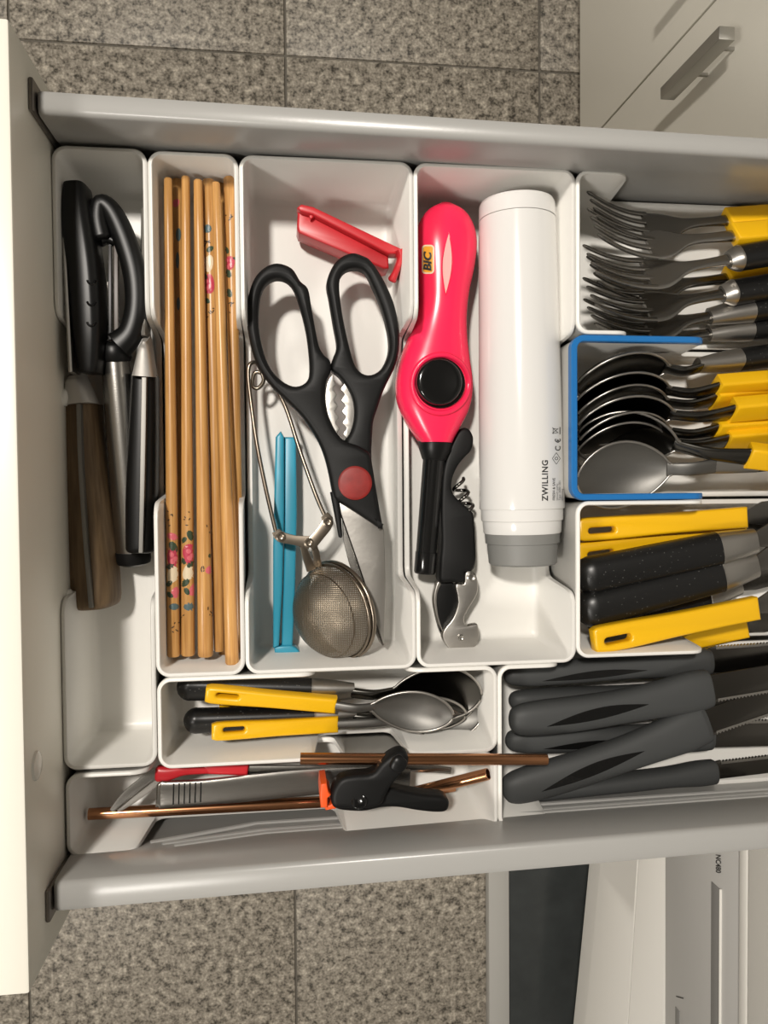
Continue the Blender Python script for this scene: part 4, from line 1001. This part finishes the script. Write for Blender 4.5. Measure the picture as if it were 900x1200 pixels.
rp = thing('red_peeler', 'red-handled peeler with two thin steel strips', 'peeler', P(210, 905, ZF))
mesh_obj('red_yoke', *loft([P(182, 906, .780), P(196, 906, .780), P(216, 902, .779), P(243, 901, .777)], [.0042, .0038, .0026, .0022], .003, 3, 14, 5, r0=.002), M['red'], rp, 50)
mesh_obj('red_grip', *slab([[(236, 896), (292, 896), (290, 910), (243, 908)]], .780, .008, .0015, smooth=False), M['red'], rp, 40)
mesh_obj('steel_strip', *loft([P(131, 950, .782), P(150, 930, .781), P(184, 904, .780)], [.0012, .0024, .0026], .0006, 5, 10, 4), M['steel'], rp, 40)
mesh_obj('steel_strip', *loft([P(138, 950, .778), P(158, 936, .777), P(190, 911, .777)], [.0010, .0018, .0020], .0006, 5, 10, 4), M['satin'], rp, 40)
mesh_obj('steel_shank', *loft([P(290, 903, .776), P(360, 902, .775), P(480, 900, .772), P(528, 903, .770)], [.0030, .0026, .0022, .0018], .0012, 3, 12, 5), M['steel_dark'], rp, 40)

tw = thing('steel_tongs', 'flat steel serving tongs with black grooves near the end', 'tongs', P(280, 925, ZF))
z = .783
arm = [(183, 931, .0060), (189, 931, .0072), (200, 930.5, .0070), (240, 928, .0068), (300, 922, .0070), (360, 916, .0068), (430, 912, .0062), (480, 912, .0050)]
a_ = mesh_obj('upper_arm', *loft([P(x, y, z - (x - 183) * .00002) for x, y, _ in arm], [q for *_, q in arm], [.0012, .0016, .0017, .0016, .0014, .0012, .001, .001], 4, 18, 6, r0=.0015), M['steel'], tw, 50)
mesh_obj('lower_arm', *loft([P(x, y + 3, z - .006) for x, y, _ in arm], [q * .9 for *_, q in arm], .0010, 4, 14, 5), M['steel_dark'], tw, 50)
ba = bvh_of(a_)
pol = [stroke((203 + 6.4 * k + .6, 918 - .3 * k), (203 + 6.4 * k, 943 - .6 * k), 1.6) for k in range(6)]
print_on([ba], pol, .0001).obj('groove', M['black'], tw, 0)['label'] = 'six black grooves'

cl = thing('spring_clamp', 'black spring clamp with orange jaw pads', 'clamp', P(440, 930, ZF))
z = .813
mesh_obj('jaw_body', *slab([[(388, 938), (391, 924), (400, 913), (416, 909), (436, 907), (446, 896), (458, 886), (470, 881), (478, 885), (479, 896), (471, 908), (460, 921), (452, 934), (447, 944), (430, 949), (405, 949), (392, 948)]], z, .012, .0026), M['black_soft'], cl, 60)
mesh_obj('lower_jaw', *slab([[(392, 944), (405, 938), (430, 936), (448, 928), (456, 923), (475, 928), (500, 932), (520, 934), (527, 941), (524, 951), (512, 953), (490, 951), (465, 947), (445, 948), (425, 952), (398, 950)]], z - .010, .012, .0022), M['black'], cl, 60)
mesh_obj('grip_tip', *loft([P(462, 902, z + .0012), P(468, 894, z + .002), P(472, 888, z + .001)], [.0034, .0042, .0034], .0022, 2.5, 16, 5, r0=.001, r1=.001), M['black'], cl, 60)
mesh_obj('pivot', *lathe(P(421, 939, z - .002), P(421, 939, z + 1), [(0, .004), (.0026, .004), (.0032, .0032), (.0026, .002), (.0026, .0005)], 20), M['black_gloss'], cl, 40)
mesh_obj('jaw_pad', *slab([[(376, 919), (383, 918), (385, 928), (388, 932), (384, 936), (384, 947), (376, 947), (375, 932)]], z - .001, .020, .0008, smooth=False), M['orange'], cl, 40)
mesh_obj('jaw_pad', *slab([[(378, 943), (386, 944), (390, 941), (395, 942), (394, 948), (382, 950)]], z - .003, .010, .0008, smooth=False), M['orange'], cl, 40)
